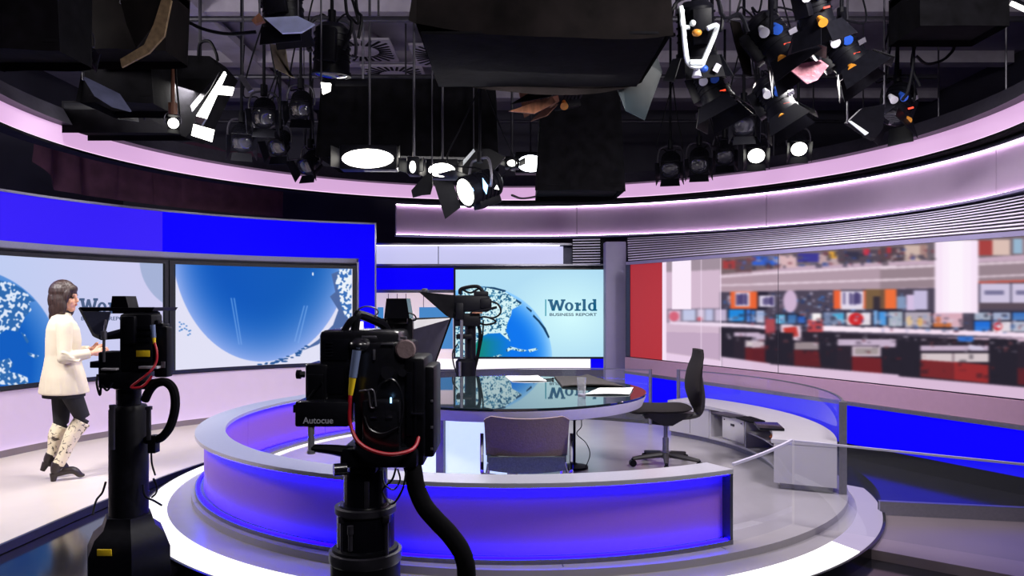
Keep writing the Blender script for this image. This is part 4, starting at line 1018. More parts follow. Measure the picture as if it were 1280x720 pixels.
# ================================================================ stand under the table edge
p = at(718, 580, 6.62)
ms = thing('floor_stand', 'thin black floor stand with round base and small white box beside the table', 'stand', (p.x, p.y, DZ))
part('base', MB().lathe([(0.12, 0.0), (0.12, 0.02), (0.03, 0.035), (0.015, 0.05)], n=32), 'black_plastic', ms, world=False)
part('pole', MB().cyl((0, 0, 0.04), (0, 0, 0.43), 0.011), 'black_metal', ms, world=False)
part('clamp', MB().box((-0.06, 0, 0.44), (0.16, 0.04, 0.045), bev=0.005).box((-0.10, 0.0, 0.34), (0.07, 0.04, 0.03), bev=0.005), 'black_plastic', ms, world=False)
part('white_box', MB().box((0.045, -0.01, 0.45), (0.055, 0.05, 0.055), bev=0.004), 'cabinet_white', ms, world=False)
part('cable', MB().tube([(0.06, 0, 0.43), (0.06, 0.0, 0.36), (0.02, -0.01, 0.30), (0.10, 0.0, 0.22), (0.135, 0.0, 0.12), (0.09, -0.05, 0.008)], 0.0045, 6), 'black_plastic', ms, world=False)
# ================================================================ studio cameras
def cam_helpers(d):
    def bxp(m, px0, px1, py0, py1, dy, depth, bev=0.008, rot=None):     # box by its front outline at distance d+dy
        D_ = d+dy; x0, x1, z1, z0 = xx(px0, D_), xx(px1, D_), zz(py0, D_), zz(py1, D_)
        return m.box(((x0+x1)/2, D_+depth/2, (z0+z1)/2), (x1-x0, depth, z1-z0), bev=bev)
    def pt(px, py, dy=0.0): return at(px, py, d+dy)
    def slabp(m, pts, dy, depth): return m.slab([at(a, b, d+dy) for a, b in pts], (0, depth, 0))
    return bxp, pt, slabp

# ---- the big camera at the front
d = 3.3; bxp, pt, slabp = cam_helpers(d)
X0 = xx(457, d+0.12)
c = thing('studio_camera', 'large black studio camera on a pedestal seen from behind, nearest the viewer', 'studio camera', (X0, d+0.1, 0.0), 0, 'pedestal studio cameras')
Y0 = d+0.12
# pedestal
m = MB()
for k in range(3):
    a = R(-90+120*k); m.tube([(X0+0.10*math.cos(a), Y0+0.1*math.sin(a), 0.12), (X0+0.40*math.cos(a), Y0+0.40*math.sin(a), 0.10)], 0.06, 8, 0)
m.lathe([(0.26, 0.05), (0.26, 0.22), (0.17, 0.30)], (X0, Y0, 0), 32)
part('base', m, 'black_metal', c)
for k in range(3):
    a = R(-90+120*k); q = Vector((X0+0.40*math.cos(a), Y0+0.40*math.sin(a), 0.075))
    tdir = Vector((-math.sin(a), math.cos(a), 0))
    part('wheel', MB().cyl(q-tdir*0.03, q+tdir*0.03, 0.075, n=20), 'cam_plastic', c)
zc = lambda py: zz(py, Y0)
part('lower_column', MB().lathe([(0.155, 0.25), (0.155, zc(692)), (0.145, zc(682)), (0.13, zc(680))], (X0, Y0, 0), 32), 'black_metal', c)
m = MB(); m.lathe([(0.128, 0.4), (0.128, zc(634)), (0.115, zc(628))], (X0, Y0, 0), 32); part('middle_column', m, 'black_gloss', c)
m = MB(); m.lathe([(0.098, 0.6), (0.098, zc(585))], (X0, Y0, 0), 32); part('upper_column', m, 'black_gloss', c)
m = MB(); m.lathe([(0.131, zc(640)), (0.137, zc(638)), (0.137, zc(631)), (0.10, zc(629))], (X0, Y0, 0), 32); part('collar', m, 'rig_metal', c)
m = MB(); m.lathe([(0.157, zc(700)), (0.162, zc(697)), (0.162, zc(686)), (0.131, zc(684))], (X0, Y0, 0), 32); part('collar', m, 'rig_metal', c)
for s_, px in ((-1, 428), (1, 483)):
    m = MB(); x = xx(px, Y0-0.09); m.cyl((x, Y0-0.09, zc(685)), (x, Y0-0.09, zc(640)), 0.010, n=8).box((x, Y0-0.09, zc(642)), (0.03, 0.03, 0.03), bev=0.004); part('guide_rod', m, 'rig_metal', c)
m = MB(); x = xx(438, Y0-0.14); m.cyl((x, Y0-0.14, zc(676)), (x, Y0-0.14, zc(648)), 0.010, n=8).cyl((x, Y0-0.14, zc(656)), (x, Y0-0.14, zc(646)), 0.014, n=10); part('lock_lever', m, 'rig_metal', c)
m = MB(); x = xx(458, Y0-0.105); m.box((x, Y0-0.098, zc(612)), (0.022, 0.012, 0.12), bev=0.003); part('column_plate', m, 'rig_metal', c)
# head
m = MB(); bxp(m, 424, 522, 561, 586, -0.02, 0.30, 0.02); bxp(m, 470, 530, 555, 583, 0.02, 0.26, 0.015); bxp(m, 436, 470, 583, 592, 0.0, 0.2, 0.01)
part('pan_head', m, 'black_metal', c)
m = MB(); q = pt(433, 586, -0.05); m.cyl(q, q+Vector((-0.05, -0.02, 0.0)), 0.026, n=14); part('drag_knob', m, 'cam_plastic', c)
m = MB(); m.tube([pt(440, 566, 0.02), pt(415, 562, 0.0), pt(389, 560, -0.02)], [0.03, 0.022, 0.016], 8); part('side_arm', m, 'black_metal', c)
m = MB(); m.cyl(pt(389, 567, -0.02), pt(389, 533, -0.02), 0.014, n=14).cyl(pt(389, 567, -0.02), pt(389, 563, -0.02), 0.018, n=14); part('arm_post', m, 'rim_metal', c)
m = MB(); m.cyl(pt(507, 437, 0.03), pt(507, 437, 0.30), 0.045, n=24).cyl(pt(507, 437, 0.02), pt(507, 437, 0.03), 0.038, 0.045, n=24); part('lens_barrel', m, 'chair_brown', c)
m = MB(); m.cyl(pt(484, 466, 0.005), pt(484, 466, 0.06), 0.028, n=20).cyl(pt(503, 466, 0.0), pt(503, 466, 0.05), 0.018, n=16); part('control_knob', m, 'cam_plastic', c)
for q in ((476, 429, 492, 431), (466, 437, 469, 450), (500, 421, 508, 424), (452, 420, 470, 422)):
    part('lit_edge_strip', bxp(MB(), q[0], q[2], q[1], q[3], 0.028, 0.012, 0.001), 'grey_metal', c)  # metal strips set in as highlights where edges catch light
m = MB(); m.tube([pt(468, 500, -0.03), pt(476, 480, -0.03), pt(490, 474, -0.03), pt(500, 486, -0.03), pt(504, 510, -0.02), pt(498, 540, -0.02)], 0.005, 6).tube([pt(455, 520, -0.03), pt(462, 536, -0.04), pt(478, 542, -0.04), pt(498, 534, -0.03)], 0.005, 6); part('wire', m, 'cam_plastic', c)
# autocue box with its lettering
m = MB(); bxp(m, 368, 436, 502, 534, -0.04, 0.16, 0.01); bxp(m, 366, 372, 506, 516, -0.035, 0.05, 0.003)
ab = part('control_box', m, 'cam_plastic', c)
dl = d-0.0415
me = text_on('Autocue', lambda x, y: at(x, y, dl), 378.5, 416.5, 521.5, 529.5); part('lettering', me, 'letter_grey', ab)
# body
m = MB(); bxp(m, 398, 500, 413, 505, 0.06, 0.30, 0.025); bxp(m, 442, 512, 428, 560, 0.04, 0.34, 0.02); bxp(m, 381, 410, 455, 500, 0.05, 0.2, 0.012)
m.ell(pt(452, 432, 0.10), (0.06, 0.09, 0.045)); bxp(m, 452, 500, 500, 566, -0.02, 0.3, 0.015)
body = part('camera_body', m, 'cam_plastic', c)
m = MB(); bxp(m, 404, 436, 424, 450, 0.052, 0.01, 0.002); bxp(m, 408, 430, 460, 492, 0.052, 0.01, 0.002)
for k in range(5): bxp(m, 407, 415, 428+4*k, 430+4*k, 0.046, 0.01, 0.001)
part('rear_panel', m, 'black_gloss', body)
m = MB(); bxp(m, 384, 404, 468, 502, 0.03, 0.02, 0.004); m.tube([pt(384, 500, 0.02), pt(396, 484, 0.02), pt(402, 478, 0.02)], 0.006, 6); m.tube([pt(381, 468, 0.05), pt(374, 468, 0.04)], 0.014, 8, 0).cyl(pt(376, 468, 0.04), pt(371, 468, 0.04), 0.02, n=12); part('zoom_demand', m, 'black_metal', c)
# top handle and viewfinder arm
m = MB(); m.tube([pt(443, 417, 0.12), pt(446, 396, 0.12), pt(452, 394, 0.15), pt(476, 404, 0.25), pt(486, 414, 0.3)], [0.02, 0.02, 0.022, 0.022, 0.016], 8); m.tube([pt(430, 414, 0.1), pt(438, 402, 0.1), pt(447, 396, 0.12)], 0.016, 8); part('top_handle', m, 'black_metal', body)
m = MB(); m.tube([pt(450, 394, 0.15), pt(448, 387, 0.12), pt(458, 383, 0.12), pt(470, 386, 0.16), pt(472, 392, 0.2), pt(462, 398, 0.2)], 0.0035, 6); part('wire', m, 'grey_metal', body)
m = MB(); bxp(m, 436, 452, 402, 412, 0.20, 0.05, 0.004); part('tally_lamp', m, 'white_strip', body)
# viewfinder
m = MB(); q = [(480, 398), (512, 398), (508, 373), (483, 373)]; slabp(m, q, 0.30, 0.14); bxp(m, 483, 509, 397, 405, 0.32, 0.1, 0.004); bxp(m, 476, 516, 398, 440, 0.36, 0.12, 0.006)
vf = part('viewfinder', m, 'cam_plastic', c)
m = MB(); m.tube([pt(512, 391, 0.33), pt(518, 394, 0.33), pt(520, 399, 0.34), pt(516, 401, 0.34)], 0.004, 6); part('wire', m, 'cam_plastic', vf)
# prompter hood: a hollow flared box pointing at the stage
def hood(parent, a, b, mat_out='black_cloth'):
    # a: near rectangle corners (TL, TR, BR, BL), b: far ones
    m = MB(); n = len(a)
    for k in range(4):
        p, q, r, s_ = a[k], a[(k+1) % 4], b[(k+1) % 4], b[k]
        nn = (q-p).cross(s_-p).normalized()*0.006
        m.slab([p, q, r, s_], nn)
    return part('prompter_hood', m, mat_out, parent)
a4 = [pt(508, 404, 0.43), pt(517, 404, 0.43), pt(517, 462, 0.43), pt(508, 466, 0.43)]
D2 = 0.78
b4 = [at(514, 399, d+0.62), at(564, 397.5, d+0.62), at(541, 462, d+0.62), at(514, 470, d+0.62)]
hood(c, a4, b4)
m = MB(); m.slab([at(517, 400, d+0.40), at(562, 397.5, d+0.60), at(562, 399, d+0.60), at(517, 411.5, d+0.40)], (0, 0.01, 0)); part('hood_edge', m, 'paper', c)
m = MB(); m.slab([at(516, 412, d+0.40), at(562, 399, d+0.60), at(541, 459, d+0.60), at(516, 466, d+0.40)], (0, 0.01, 0)); part('hood_side', m, 'rig_metal', c)
# prompter monitor / right hand unit
m = MB(); bxp(m, 505, 531, 447, 575, 0.02, 0.34, 0.018); bxp(m, 528, 543, 458, 572, 0.04, 0.30, 0.014); m.box(at(519, 448, d+0.18), (0.075, 0.25, 0.02), bev=0.006)
pm = part('prompter_monitor', m, 'black_metal', c)
m = MB()
for py in (500, 533, 560): bxp(m, 538, 541, py, py+3, 0.034, 0.01, 0.001)
part('screw', m, 'grey_metal', pm)
m = MB(); bxp(m, 517, 520, 452, 572, 0.014, 0.008, 0.001); bxp(m, 508, 515, 465, 545, 0.014, 0.008, 0.001); part('panel_line', m, 'black_gloss', pm)
m = MB(); bxp(m, 487.5, 489.5, 497, 504, -0.026, 0.006, 0.001); part('status_light', m, 'glow_blue', c)
m = MB(); m.tube([pt(449, 489, -0.03), pt(460, 489, -0.03), pt(463, 508, -0.03), pt(468, 510, -0.03)], 0.004, 6, 3).tube([pt(458, 488, -0.035), pt(467, 488, -0.035), pt(470, 508, -0.035)], 0.004, 6, 3); part('bracket', m, 'grey_metal', c)
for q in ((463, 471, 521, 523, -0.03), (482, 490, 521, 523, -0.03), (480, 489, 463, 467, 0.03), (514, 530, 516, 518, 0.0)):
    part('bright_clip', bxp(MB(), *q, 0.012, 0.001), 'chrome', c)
# red camera cable with its connector
cb = part('camera_cable', MB().tube([pt(438, 490, -0.02), pt(437, 510, -0.03), pt(438, 530, -0.04), pt(446, 550, -0.06), pt(462, 562, -0.07), pt(486, 568, -0.07), pt(508, 565, -0.05), pt(519, 558, -0.01), pt(524, 545, 0.03)], 0.0085, 8), 'red_cable', c)
part('connector', MB().cyl(pt(446, 438, -0.01), pt(441, 472, -0.02), 0.019, 0.017, n=14), 'connector', cb, label='blue-grey cable connector')
part('connector_boot', MB().cyl(pt(441, 471, -0.02), pt(438, 494, -0.02), 0.016, 0.010, n=14), 'yellow', cb, label='yellow connector boot')
part('cable_hose', MB().tube([pt(508, 562, 0.06), pt(516, 585, 0.04), pt(520, 608, 0.02), pt(530, 632, 0.0), pt(545, 650, -0.03), pt(562, 668, -0.05), pt(577, 690, -0.06), pt(583, 715, -0.06), pt(578, 745, -0.04), pt(540, 790, 0.05), pt(492, 808, 0.10)], 0.040, 12), 'black_cloth', c)
part('wire', MB().tube([pt(495, 585, -0.03), pt(490, 600, -0.04), pt(478, 614, -0.04), pt(490, 630, -0.05), pt(503, 612, -0.04), pt(508, 588, -0.02)], 0.005, 6), 'cam_plastic', c)
part('wire', MB().tube([pt(478, 588, -0.03), pt(480, 604, -0.05), pt(492, 612, -0.05), pt(500, 600, -0.03), pt(497, 586, -0.02)], 0.004, 6), 'cam_plastic', c)

# ---- the camera on the walkway side
d = 4.2; bxp, pt, slabp = cam_helpers(d); X0, Y0 = xx(161, d+0.1), d+0.1
c = thing('studio_camera', 'black studio camera with a yellow label on a thick column, beside the walking woman', 'studio camera', (X0, Y0, 0.0), 0, 'pedestal studio cameras')
m = MB(); m.lathe([(0.22, 0.03), (0.235, 0.06), (0.235, 0.22), (0.20, 0.30), (0.15, 0.34), (0.13, 0.40)], (X0, Y0, 0), 6); part('base', m, 'black_metal', c)
for k in range(3):
    a = R(30+120*k); q = Vector((X0+0.17*math.cos(a), Y0+0.17*math.sin(a), 0.04)); tdir = Vector((-math.sin(a), math.cos(a), 0))
    part('wheel', MB().cyl(q-tdir*0.02, q+tdir*0.02, 0.04, n=16), 'black_plastic', c)
m = MB(); bxp(m, 121, 139, 687, 695, -0.12, 0.006, 0.001); part('warning_label', m, 'yellow', c, label='yellow sticker on the base')
zc = lambda py: zz(py, Y0)
m = MB(); m.lathe([(0.103, 0.2), (0.103, zc(512)), (0.09, zc(506))], (X0, Y0, 0), 28); part('lower_column', m, 'black_metal', c)
m = MB(); m.lathe([(0.066, 0.5), (0.066, zc(482))], (X0, Y0, 0), 24); part('upper_column', m, 'black_gloss', c)
for px, p0, p1 in ((141, 562, 506), (186, 550, 508)):
    m = MB(); m.cyl(pt(px, p0, -0.02), pt(px, p1, -0.02), 0.013, n=8).cyl(pt(px, p1+4, -0.02), pt(px, p1, -0.02), 0.02, n=8); part('gas_strut', m, 'rig_metal', c)
m = MB(); bxp(m, 122, 176, 466, 486, 0.0, 0.14, 0.012); bxp(m, 140, 188, 476, 487, 0.0, 0.12, 0.01); part('pan_head', m, 'black_metal', c)
m = MB(); bxp(m, 148, 190, 392, 466, 0.03, 0.14, 0.02); bxp(m, 122, 150, 440, 470, 0.02, 0.14, 0.01); bxp(m, 154, 182, 389, 440, 0.05, 0.2, 0.02); bxp(m, 150, 168, 395, 430, 0.0, 0.1, 0.01); body = part('camera_body', m, 'black_plastic', c)
m = MB(); bxp(m, 170, 187, 438, 446, 0.024, 0.005, 0.001); part('yellow_label', m, 'yellow', body, label='yellow label on the camera back')
m = MB()
for k in range(3): bxp(m, 168, 188, 408+8*k, 412+8*k, 0.022, 0.008, 0.001)
bxp(m, 168, 190, 449, 453, 0.02, 0.01, 0.001); part('rear_panel', m, 'black_gloss', body)
for q in ((173, 196, 458, 461), (126, 145, 460.5, 463)): part('balance_plate', bxp(MB(), *q, -0.01, 0.1, 0.001), 'cabinet_white', c)
m = MB(); bxp(m, 192, 209, 408, 472, 0.04, 0.08, 0.012); bxp(m, 190, 198, 400, 412, 0.06, 0.06, 0.01); bxp(m, 196, 204, 404, 440, 0.05, 0.09, 0.01); pm = part('prompter_monitor', m, 'black_metal', c)
m = MB(); bxp(m, 201, 206, 452, 460, 0.034, 0.006, 0.001); part('switch_plate', m, 'grey_metal', pm)
m = MB(); slabp(m, [(138, 386), (161, 386), (157, 370), (140, 370)], 0.12, 0.12); bxp(m, 140, 158, 385, 392, 0.1, 0.14, 0.004); vf = part('viewfinder', m, 'black_plastic', c)
a4 = [at(124, 388, d+0.18), at(186, 389, d+0.18), at(182, 420, d+0.18), at(126, 424, d+0.18)]
b4 = [at(99, 385, d+0.50), at(193, 385, d+0.50), at(184, 402, d+0.50), at(117, 420, d+0.50)]
hood(c, a4, b4)
m = MB(); m.slab([at(103, 389.5, d+0.05), at(138, 389.5, d+0.05), at(130, 420, d+0.05), at(118, 417, d+0.05)], (0, 0.008, 0)); part('hood_side', m, 'flag_grey', c)
m = MB(); m.slab([at(99, 384.5, d+0.06), at(193, 384.5, d+0.06), at(190, 389, d+0.06), at(104, 389, d+0.06)], (0, 0.30, 0)); part('hood_top', m, 'black_plastic', c)
m = MB(); m.tube([pt(130, 452, 0.02), pt(130, 425, 0.0), pt(132, 400, 0.05)], 0.008, 8).cyl(pt(130, 424, 0.0), pt(130, 414, 0.0), 0.016, n=10); part('support_rod', m, 'grey_metal', c)
m = MB(); bxp(m, 112, 150, 452, 460, 0.02, 0.2, 0.004); part('side_arm', m, 'black_metal', c)
m = MB(); m.tube([pt(122, 468, 0.0), pt(121, 480, -0.02), pt(125, 494, -0.02), pt(127, 482, -0.02), pt(134, 488, -0.02), pt(141, 478, 0.0)], 0.006, 6); part('wire', m, 'black_plastic', c)
cb = part('camera_cable', MB().tube([pt(193, 428, 0.0), pt(196, 440, -0.02), pt(195, 453, -0.03), pt(188, 464, -0.05), pt(176, 474, -0.06), pt(164, 484, -0.06), pt(178, 483, -0.05), pt(190, 470, -0.03)], 0.007, 8), 'red_cable', c)
part('connector', MB().cyl(pt(191, 406, 0.0), pt(192, 422, 0.0), 0.013, n=10), 'connector', cb, label='pale cable connector')
part('connector_boot', MB().cyl(pt(192, 421, 0.0), pt(193, 430, 0.0), 0.011, 0.008, n=10), 'yellow', cb, label='orange-yellow connector boot')
m = MB(); m.tube([pt(181, 500, 0.0), pt(187, 488, -0.02), pt(196, 479, -0.04), pt(208, 478, -0.05), pt(217, 488, -0.05), pt(219, 508, -0.05), pt(214, 530, -0.04), pt(205, 544, -0.02), pt(196, 549, 0.02), pt(184, 550, 0.08)], 0.024, 10); part('cable_hose', m, 'black_cloth', c)
m = MB(); m.tube([pt(178, 482, 0.0), pt(190, 476, -0.03), pt(204, 474, -0.04), pt(214, 480, -0.05)], 0.008, 6); part('wire', m, 'black_plastic', c)
m = MB(); bxp(m, 184, 194, 545, 567, -0.02, 0.06, 0.005); m.tube([pt(189, 566, 0.0), pt(190, 580, 0.0), pt(194, 594, -0.02)], 0.005, 6); part('junction_box', m, 'black_metal', c)
m = MB(); q = Vector((xx(137, Y0-0.205), Y0-0.208, 0.10)); m.ell(q, (0.006, 0.006, 0.006), seg=8); part('power_light', m, 'led_green', c)
random.seed(5)
for k in range(4):
    a = R(-30+70*k); pts = [Vector((X0+0.13*math.cos(a), Y0+0.13*math.sin(a), 0.58))]
    for j in range(3): pts.append(Vector((X0+(0.15+0.015*j)*math.cos(a+0.3*j), Y0+(0.15+0.015*j)*math.sin(a+0.3*j), 0.50-0.04*j+random.uniform(0, .03))))
    part('coiled_wire', MB().tube(pts, 0.006, 6), 'black_plastic', c)
random.seed(21)

# ---- the camera behind the table
d = 8.35; bxp, pt, slabp = cam_helpers(d); X0, Y0 = xx(582, d), d
c = thing('studio_camera', 'slim black studio camera on a post behind the table, in front of the monitor globe', 'studio camera', (X0, Y0, DZ), 0, 'pedestal studio cameras')
m = MB(); m.lathe([(0.30, DZ+0.001), (0.30, DZ+0.05), (0.12, DZ+0.09)], (X0, Y0, 0), 28); part('base', m, 'black_metal', c)
m = MB(); m.lathe([(0.11, DZ+0.06), (0.11, zz(452, d)), (0.08, zz(448, d))], (X0, Y0, 0), 24); part('lower_column', m, 'black_metal', c)
m = MB(); m.lathe([(0.062, 0.6), (0.062, zz(398, d))], (X0+0.05, Y0+0.04, 0), 24); part('upper_column', m, 'black_gloss', c)
m = MB(); m.cyl(pt(577, 448, -0.09), pt(577, 386, -0.09), 0.018, n=12).cyl(pt(575, 470, -0.12), pt(575, 452, -0.12), 0.014, n=8); part('support_rod', m, 'grey_metal', c)
m = MB(); bxp(m, 570, 590, 418, 424, -0.1, 0.2, 0.01); bxp(m, 567, 600, 392, 408, -0.08, 0.22, 0.02); part('pan_head', m, 'black_metal', c)
m = MB(); bxp(m, 566, 612, 369, 390, -0.09, 0.22, 0.03); bxp(m, 592, 610, 364, 372, -0.07, 0.16, 0.015); bxp(m, 569, 580, 378, 400, -0.12, 0.2, 0.02); bxp(m, 600, 614, 373, 386, -0.11, 0.2, 0.02); body = part('camera_body', m, 'black_plastic', c)
m = MB(); m.tube([pt(575, 368, 0), pt(577, 361, 0), pt(596, 358, 0), pt(604, 365, 0)], 0.02, 8).tube([pt(578, 362, 0), pt(588, 366, 0), pt(598, 361, 0)], 0.012, 6); part('top_handle', m, 'black_metal', body)
m = MB(); m.tube([pt(610, 376, -0.05), pt(622, 380, -0.06), pt(626, 390, -0.06), pt(618, 397, -0.05), pt(604, 396, -0.05)], 0.011, 6).tube([pt(592, 400, -0.05), pt(606, 396, -0.08), pt(620, 402, -0.06), pt(607, 406, -0.05), pt(596, 402, 0)], 0.011, 6).tube([pt(588, 392, -0.1), pt(605, 388, -0.12), pt(621, 384, -0.1)], 0.016, 6); part('pan_bar', m, 'black_metal', c)
m = MB(); bxp(m, 590, 603, 390, 392, -0.13, 0.02, 0.002); part('brass_plate', m, 'wood_brown', body)
a4 = [pt(566, 370, -0.10), pt(566, 370, 0.14), pt(564, 396, 0.14), pt(564, 396, -0.10)]
b4 = [pt(524, 365, -0.24), pt(524, 365, 0.26), pt(560, 396, 0.22), pt(560, 396, -0.20)]
m = MB(); m.slab([pt(523, 364.5, -0.22), pt(568, 369, -0.14), pt(566, 398, -0.14), pt(558, 395, -0.18)], (0, 0.4, 0)); part('prompter_hood', m, 'black_cloth', c)
m = MB(); bxp(m, 527, 534, 360.5, 367, -0.05, 0.08, 0.01); part('hood_knob', m, 'rig_metal', c)
m = MB(); m.tube([pt(596, 402, 0), pt(600, 416, 0.0), pt(598, 440, 0.0), pt(593, 462, 0.0), pt(588, 490, 0.02)], 0.019, 8).tube([pt(604, 400, 0.02), pt(603, 420, 0.03), pt(597, 450, 0.0)], 0.010, 6); part('cable_hose', m, 'black_cloth', c)
m = MB(); m.tube([pt(572, 430, -0.05), pt(566, 440, -0.1), pt(567, 455, -0.1), pt(572, 470, -0.1)], 0.008, 6); part('wire', m, 'black_plastic', c)
# ================================================================ the woman on the walkway
WD = 6.62; WX = xx(82, WD); FZ = 0.06
wm = thing('person', 'woman in a cream jacket, black leggings and patterned boots walking past the wall screens', 'person', (WX, WD, FZ), R(34))
V3 = lambda *a: Vector(a)
def limb(m, pts, rad, n=14): m.tube(pts, rad, n, 5)
b = MB()
HR = R(-30)                                           # head turned back towards the picture plane
HC = V3(-0.005, 0, 1.575)
def hp(x, y, z): return HC+Vector((x*math.cos(HR)-y*math.sin(HR), x*math.sin(HR)+y*math.cos(HR), z))
b.ell(hp(-0.012, 0, 0.035), (0.098, 0.076, 0.105), (0, 0, HR))                 # cranium
b.ell(hp(0.030, 0, -0.045), (0.062, 0.060, 0.078), (0, 0, HR))                 # face
b.ell(hp(0.050, 0, -0.098), (0.036, 0.034, 0.028), (0, 0, HR))                 # chin
b.ell(hp(0.060, 0.032, -0.035), (0.028, 0.026, 0.03)); b.ell(hp(0.060, -0.032, -0.035), (0.028, 0.026, 0.03))   # cheeks
b.ell(hp(0.082, 0, 0.018), (0.014, 0.045, 0.012), (0, 0, HR))                  # brow
b.cyl(hp(0.088, 0, 0.012), hp(0.106, 0, -0.032), 0.008, 0.013); b.ell(hp(0.104, 0, -0.032), (0.014, 0.015, 0.010), (0, 0, HR))   # nose
b.ell(hp(0.086, 0, -0.062), (0.012, 0.022, 0.012), (0, 0, HR))
for s_ in (-1, 1): b.ell(hp(-0.008, s_*0.076, -0.02), (0.018, 0.008, 0.030), (0, 0, HR))   # ears
limb(b, [V3(-0.03, 0, 1.36), V3(-0.025, 0, 1.43), V3(-0.012, 0, 1.50), hp(-0.01, 0, -0.02)], [0.060, 0.052, 0.050, 0.052])
b.loft([(V3(-0.01, 0, 0.76), 0.10, 0.15), (V3(-0.015, 0, 0.86), 0.115, 0.165), (V3(-0.015, 0, 0.96), 0.10, 0.145), (V3(-0.015, 0, 1.06), 0.09, 0.125), (V3(-0.01, 0, 1.2), 0.105, 0.145), (V3(-0.02, 0, 1.32), 0.095, 0.165), (V3(-0.025, 0, 1.39), 0.06, 0.11), (V3(-0.03, 0, 1.42), 0.045, 0.06)])
SH = {-1: V3(-0.02, -0.165, 1.335), 1: V3(-0.02, 0.165, 1.335)}
EL = {-1: V3(-0.02, -0.235, 1.065), 1: V3(0.02, 0.225, 1.07)}
WR = {-1: V3(0.18, -0.205, 1.095), 1: V3(0.20, 0.10, 1.11)}
for s_ in (-1, 1):
    limb(b, [SH[s_]+V3(0, -s_*0.06, 0.0), SH[s_], SH[s_]*0.5+EL[s_]*0.5, EL[s_]], [0.05, 0.048, 0.043, 0.037])
    limb(b, [EL[s_], EL[s_]*0.5+WR[s_]*0.5, WR[s_]], [0.037, 0.034, 0.024])
    f = (WR[s_]-EL[s_]).normalized(); sd = Vector((f.y, -f.x, 0)).normalized()*(1 if s_ < 0 else -1); up = V3(0, 0, 1)
    palm = WR[s_]+f*0.045
    limb(b, [WR[s_], palm-f*0.005, palm+f*0.035], [0.022, 0.026, 0.020], 10)
    b.ell(palm, (0.044, 0.020, 0.034), (0, 0, math.atan2(f.y, f.x)))
    for k, ln in enumerate((0.068, 0.078, 0.072, 0.056)):
        z = 0.026-0.0175*k; r0 = palm+f*0.036+up*z
        limb(b, [r0-f*0.012, r0+f*ln*0.38+sd*-0.004, r0+f*ln*0.66+sd*-0.016-up*0.004, r0+f*ln*0.82+sd*-0.036-up*0.008], [0.0095, 0.009, 0.0082, 0.007], 8)
    r0 = palm-f*0.015+up*0.026
    limb(b, [r0, r0+f*0.026+up*0.020-sd*0.010, r0+f*0.052+up*0.022-sd*0.022], [0.011, 0.010, 0.008], 8)
HP = {-1: V3(0.0, -0.085, 0.84), 1: V3(-0.02, 0.085, 0.84)}
KN = {-1: V3(0.125, -0.075, 0.525), 1: V3(-0.03, 0.075, 0.47)}
AN = {-1: V3(-0.06, -0.065, 0.135), 1: V3(-0.10, 0.07, 0.19)}
TO = {-1: V3(0.105, -0.075, 0.028), 1: V3(0.02, 0.075, 0.05)}
HE = {-1: V3(-0.09, -0.063, 0.075), 1: V3(-0.14, 0.07, 0.15)}
for s_ in (-1, 1):
    limb(b, [HP[s_]+V3(0, 0, 0.06), HP[s_], HP[s_]*0.5+KN[s_]*0.5, KN[s_]], [0.085, 0.084, 0.07, 0.053])
    limb(b, [KN[s_], KN[s_]*0.65+AN[s_]*0.35+V3(-0.015, 0, 0), AN[s_]], [0.053, 0.052, 0.034])
    limb(b, [HE[s_]+V3(0.01, 0, 0.0), AN[s_]*0.4+TO[s_]*0.6+V3(0, 0, 0.01), TO[s_]+V3(-0.01, 0, 0.004)], [0.03, 0.03, 0.018])
part('body', remesh(b, 0.0055, 3), 'skin', wm, world=False)
# face details
part('mouth', MB().ell(hp(0.0965, 0, -0.058), (0.006, 0.018, 0.0045), (0, 0, HR)).ell(hp(0.0955, 0, -0.067), (0.006, 0.015, 0.005), (0, 0, HR)), 'lip', wm, world=False)
for s_ in (-1, 1):
    part('eye', MB().ell(hp(0.081, s_*0.031, -0.002), (0.010, 0.013, 0.007), (0, 0, HR+s_*0.35)), 'eye', wm, world=False)
    part('eyebrow', MB().ell(hp(0.088, s_*0.033, 0.022), (0.006, 0.02, 0.0035), (0, 0, HR+s_*0.4)), 'hair', wm, world=False)
# hair: a smooth bob with a fringe
h = MB()
h.ell(hp(-0.020, 0, 0.048), (0.112, 0.098, 0.112), (0, 0, HR)); h.ell(hp(-0.055, 0, -0.02), (0.080, 0.096, 0.12), (0, 0, HR))
for s_ in (-1, 1):
    h.ell(hp(-0.012, s_*0.068, -0.05), (0.062, 0.034, 0.125), (0, R(-6), HR)); h.ell(hp(-0.04, s_*0.058, -0.10), (0.058, 0.038, 0.09), (0, R(-8), HR))
    h.ell(hp(0.040, s_*0.062, 0.01), (0.03, 0.026, 0.07), (0, R(10), HR))
h.ell(hp(-0.075, 0, -0.10), (0.05, 0.082, 0.085), (0, 0, HR)); h.ell(hp(0.062, 0, 0.068), (0.034, 0.066, 0.045), (0, R(20), HR)); h.ell(hp(-0.09, -0.035, -0.165), (0.026, 0.035, 0.05))
part('hair', remesh(h, 0.006, 3), 'hair', wm, world=False)
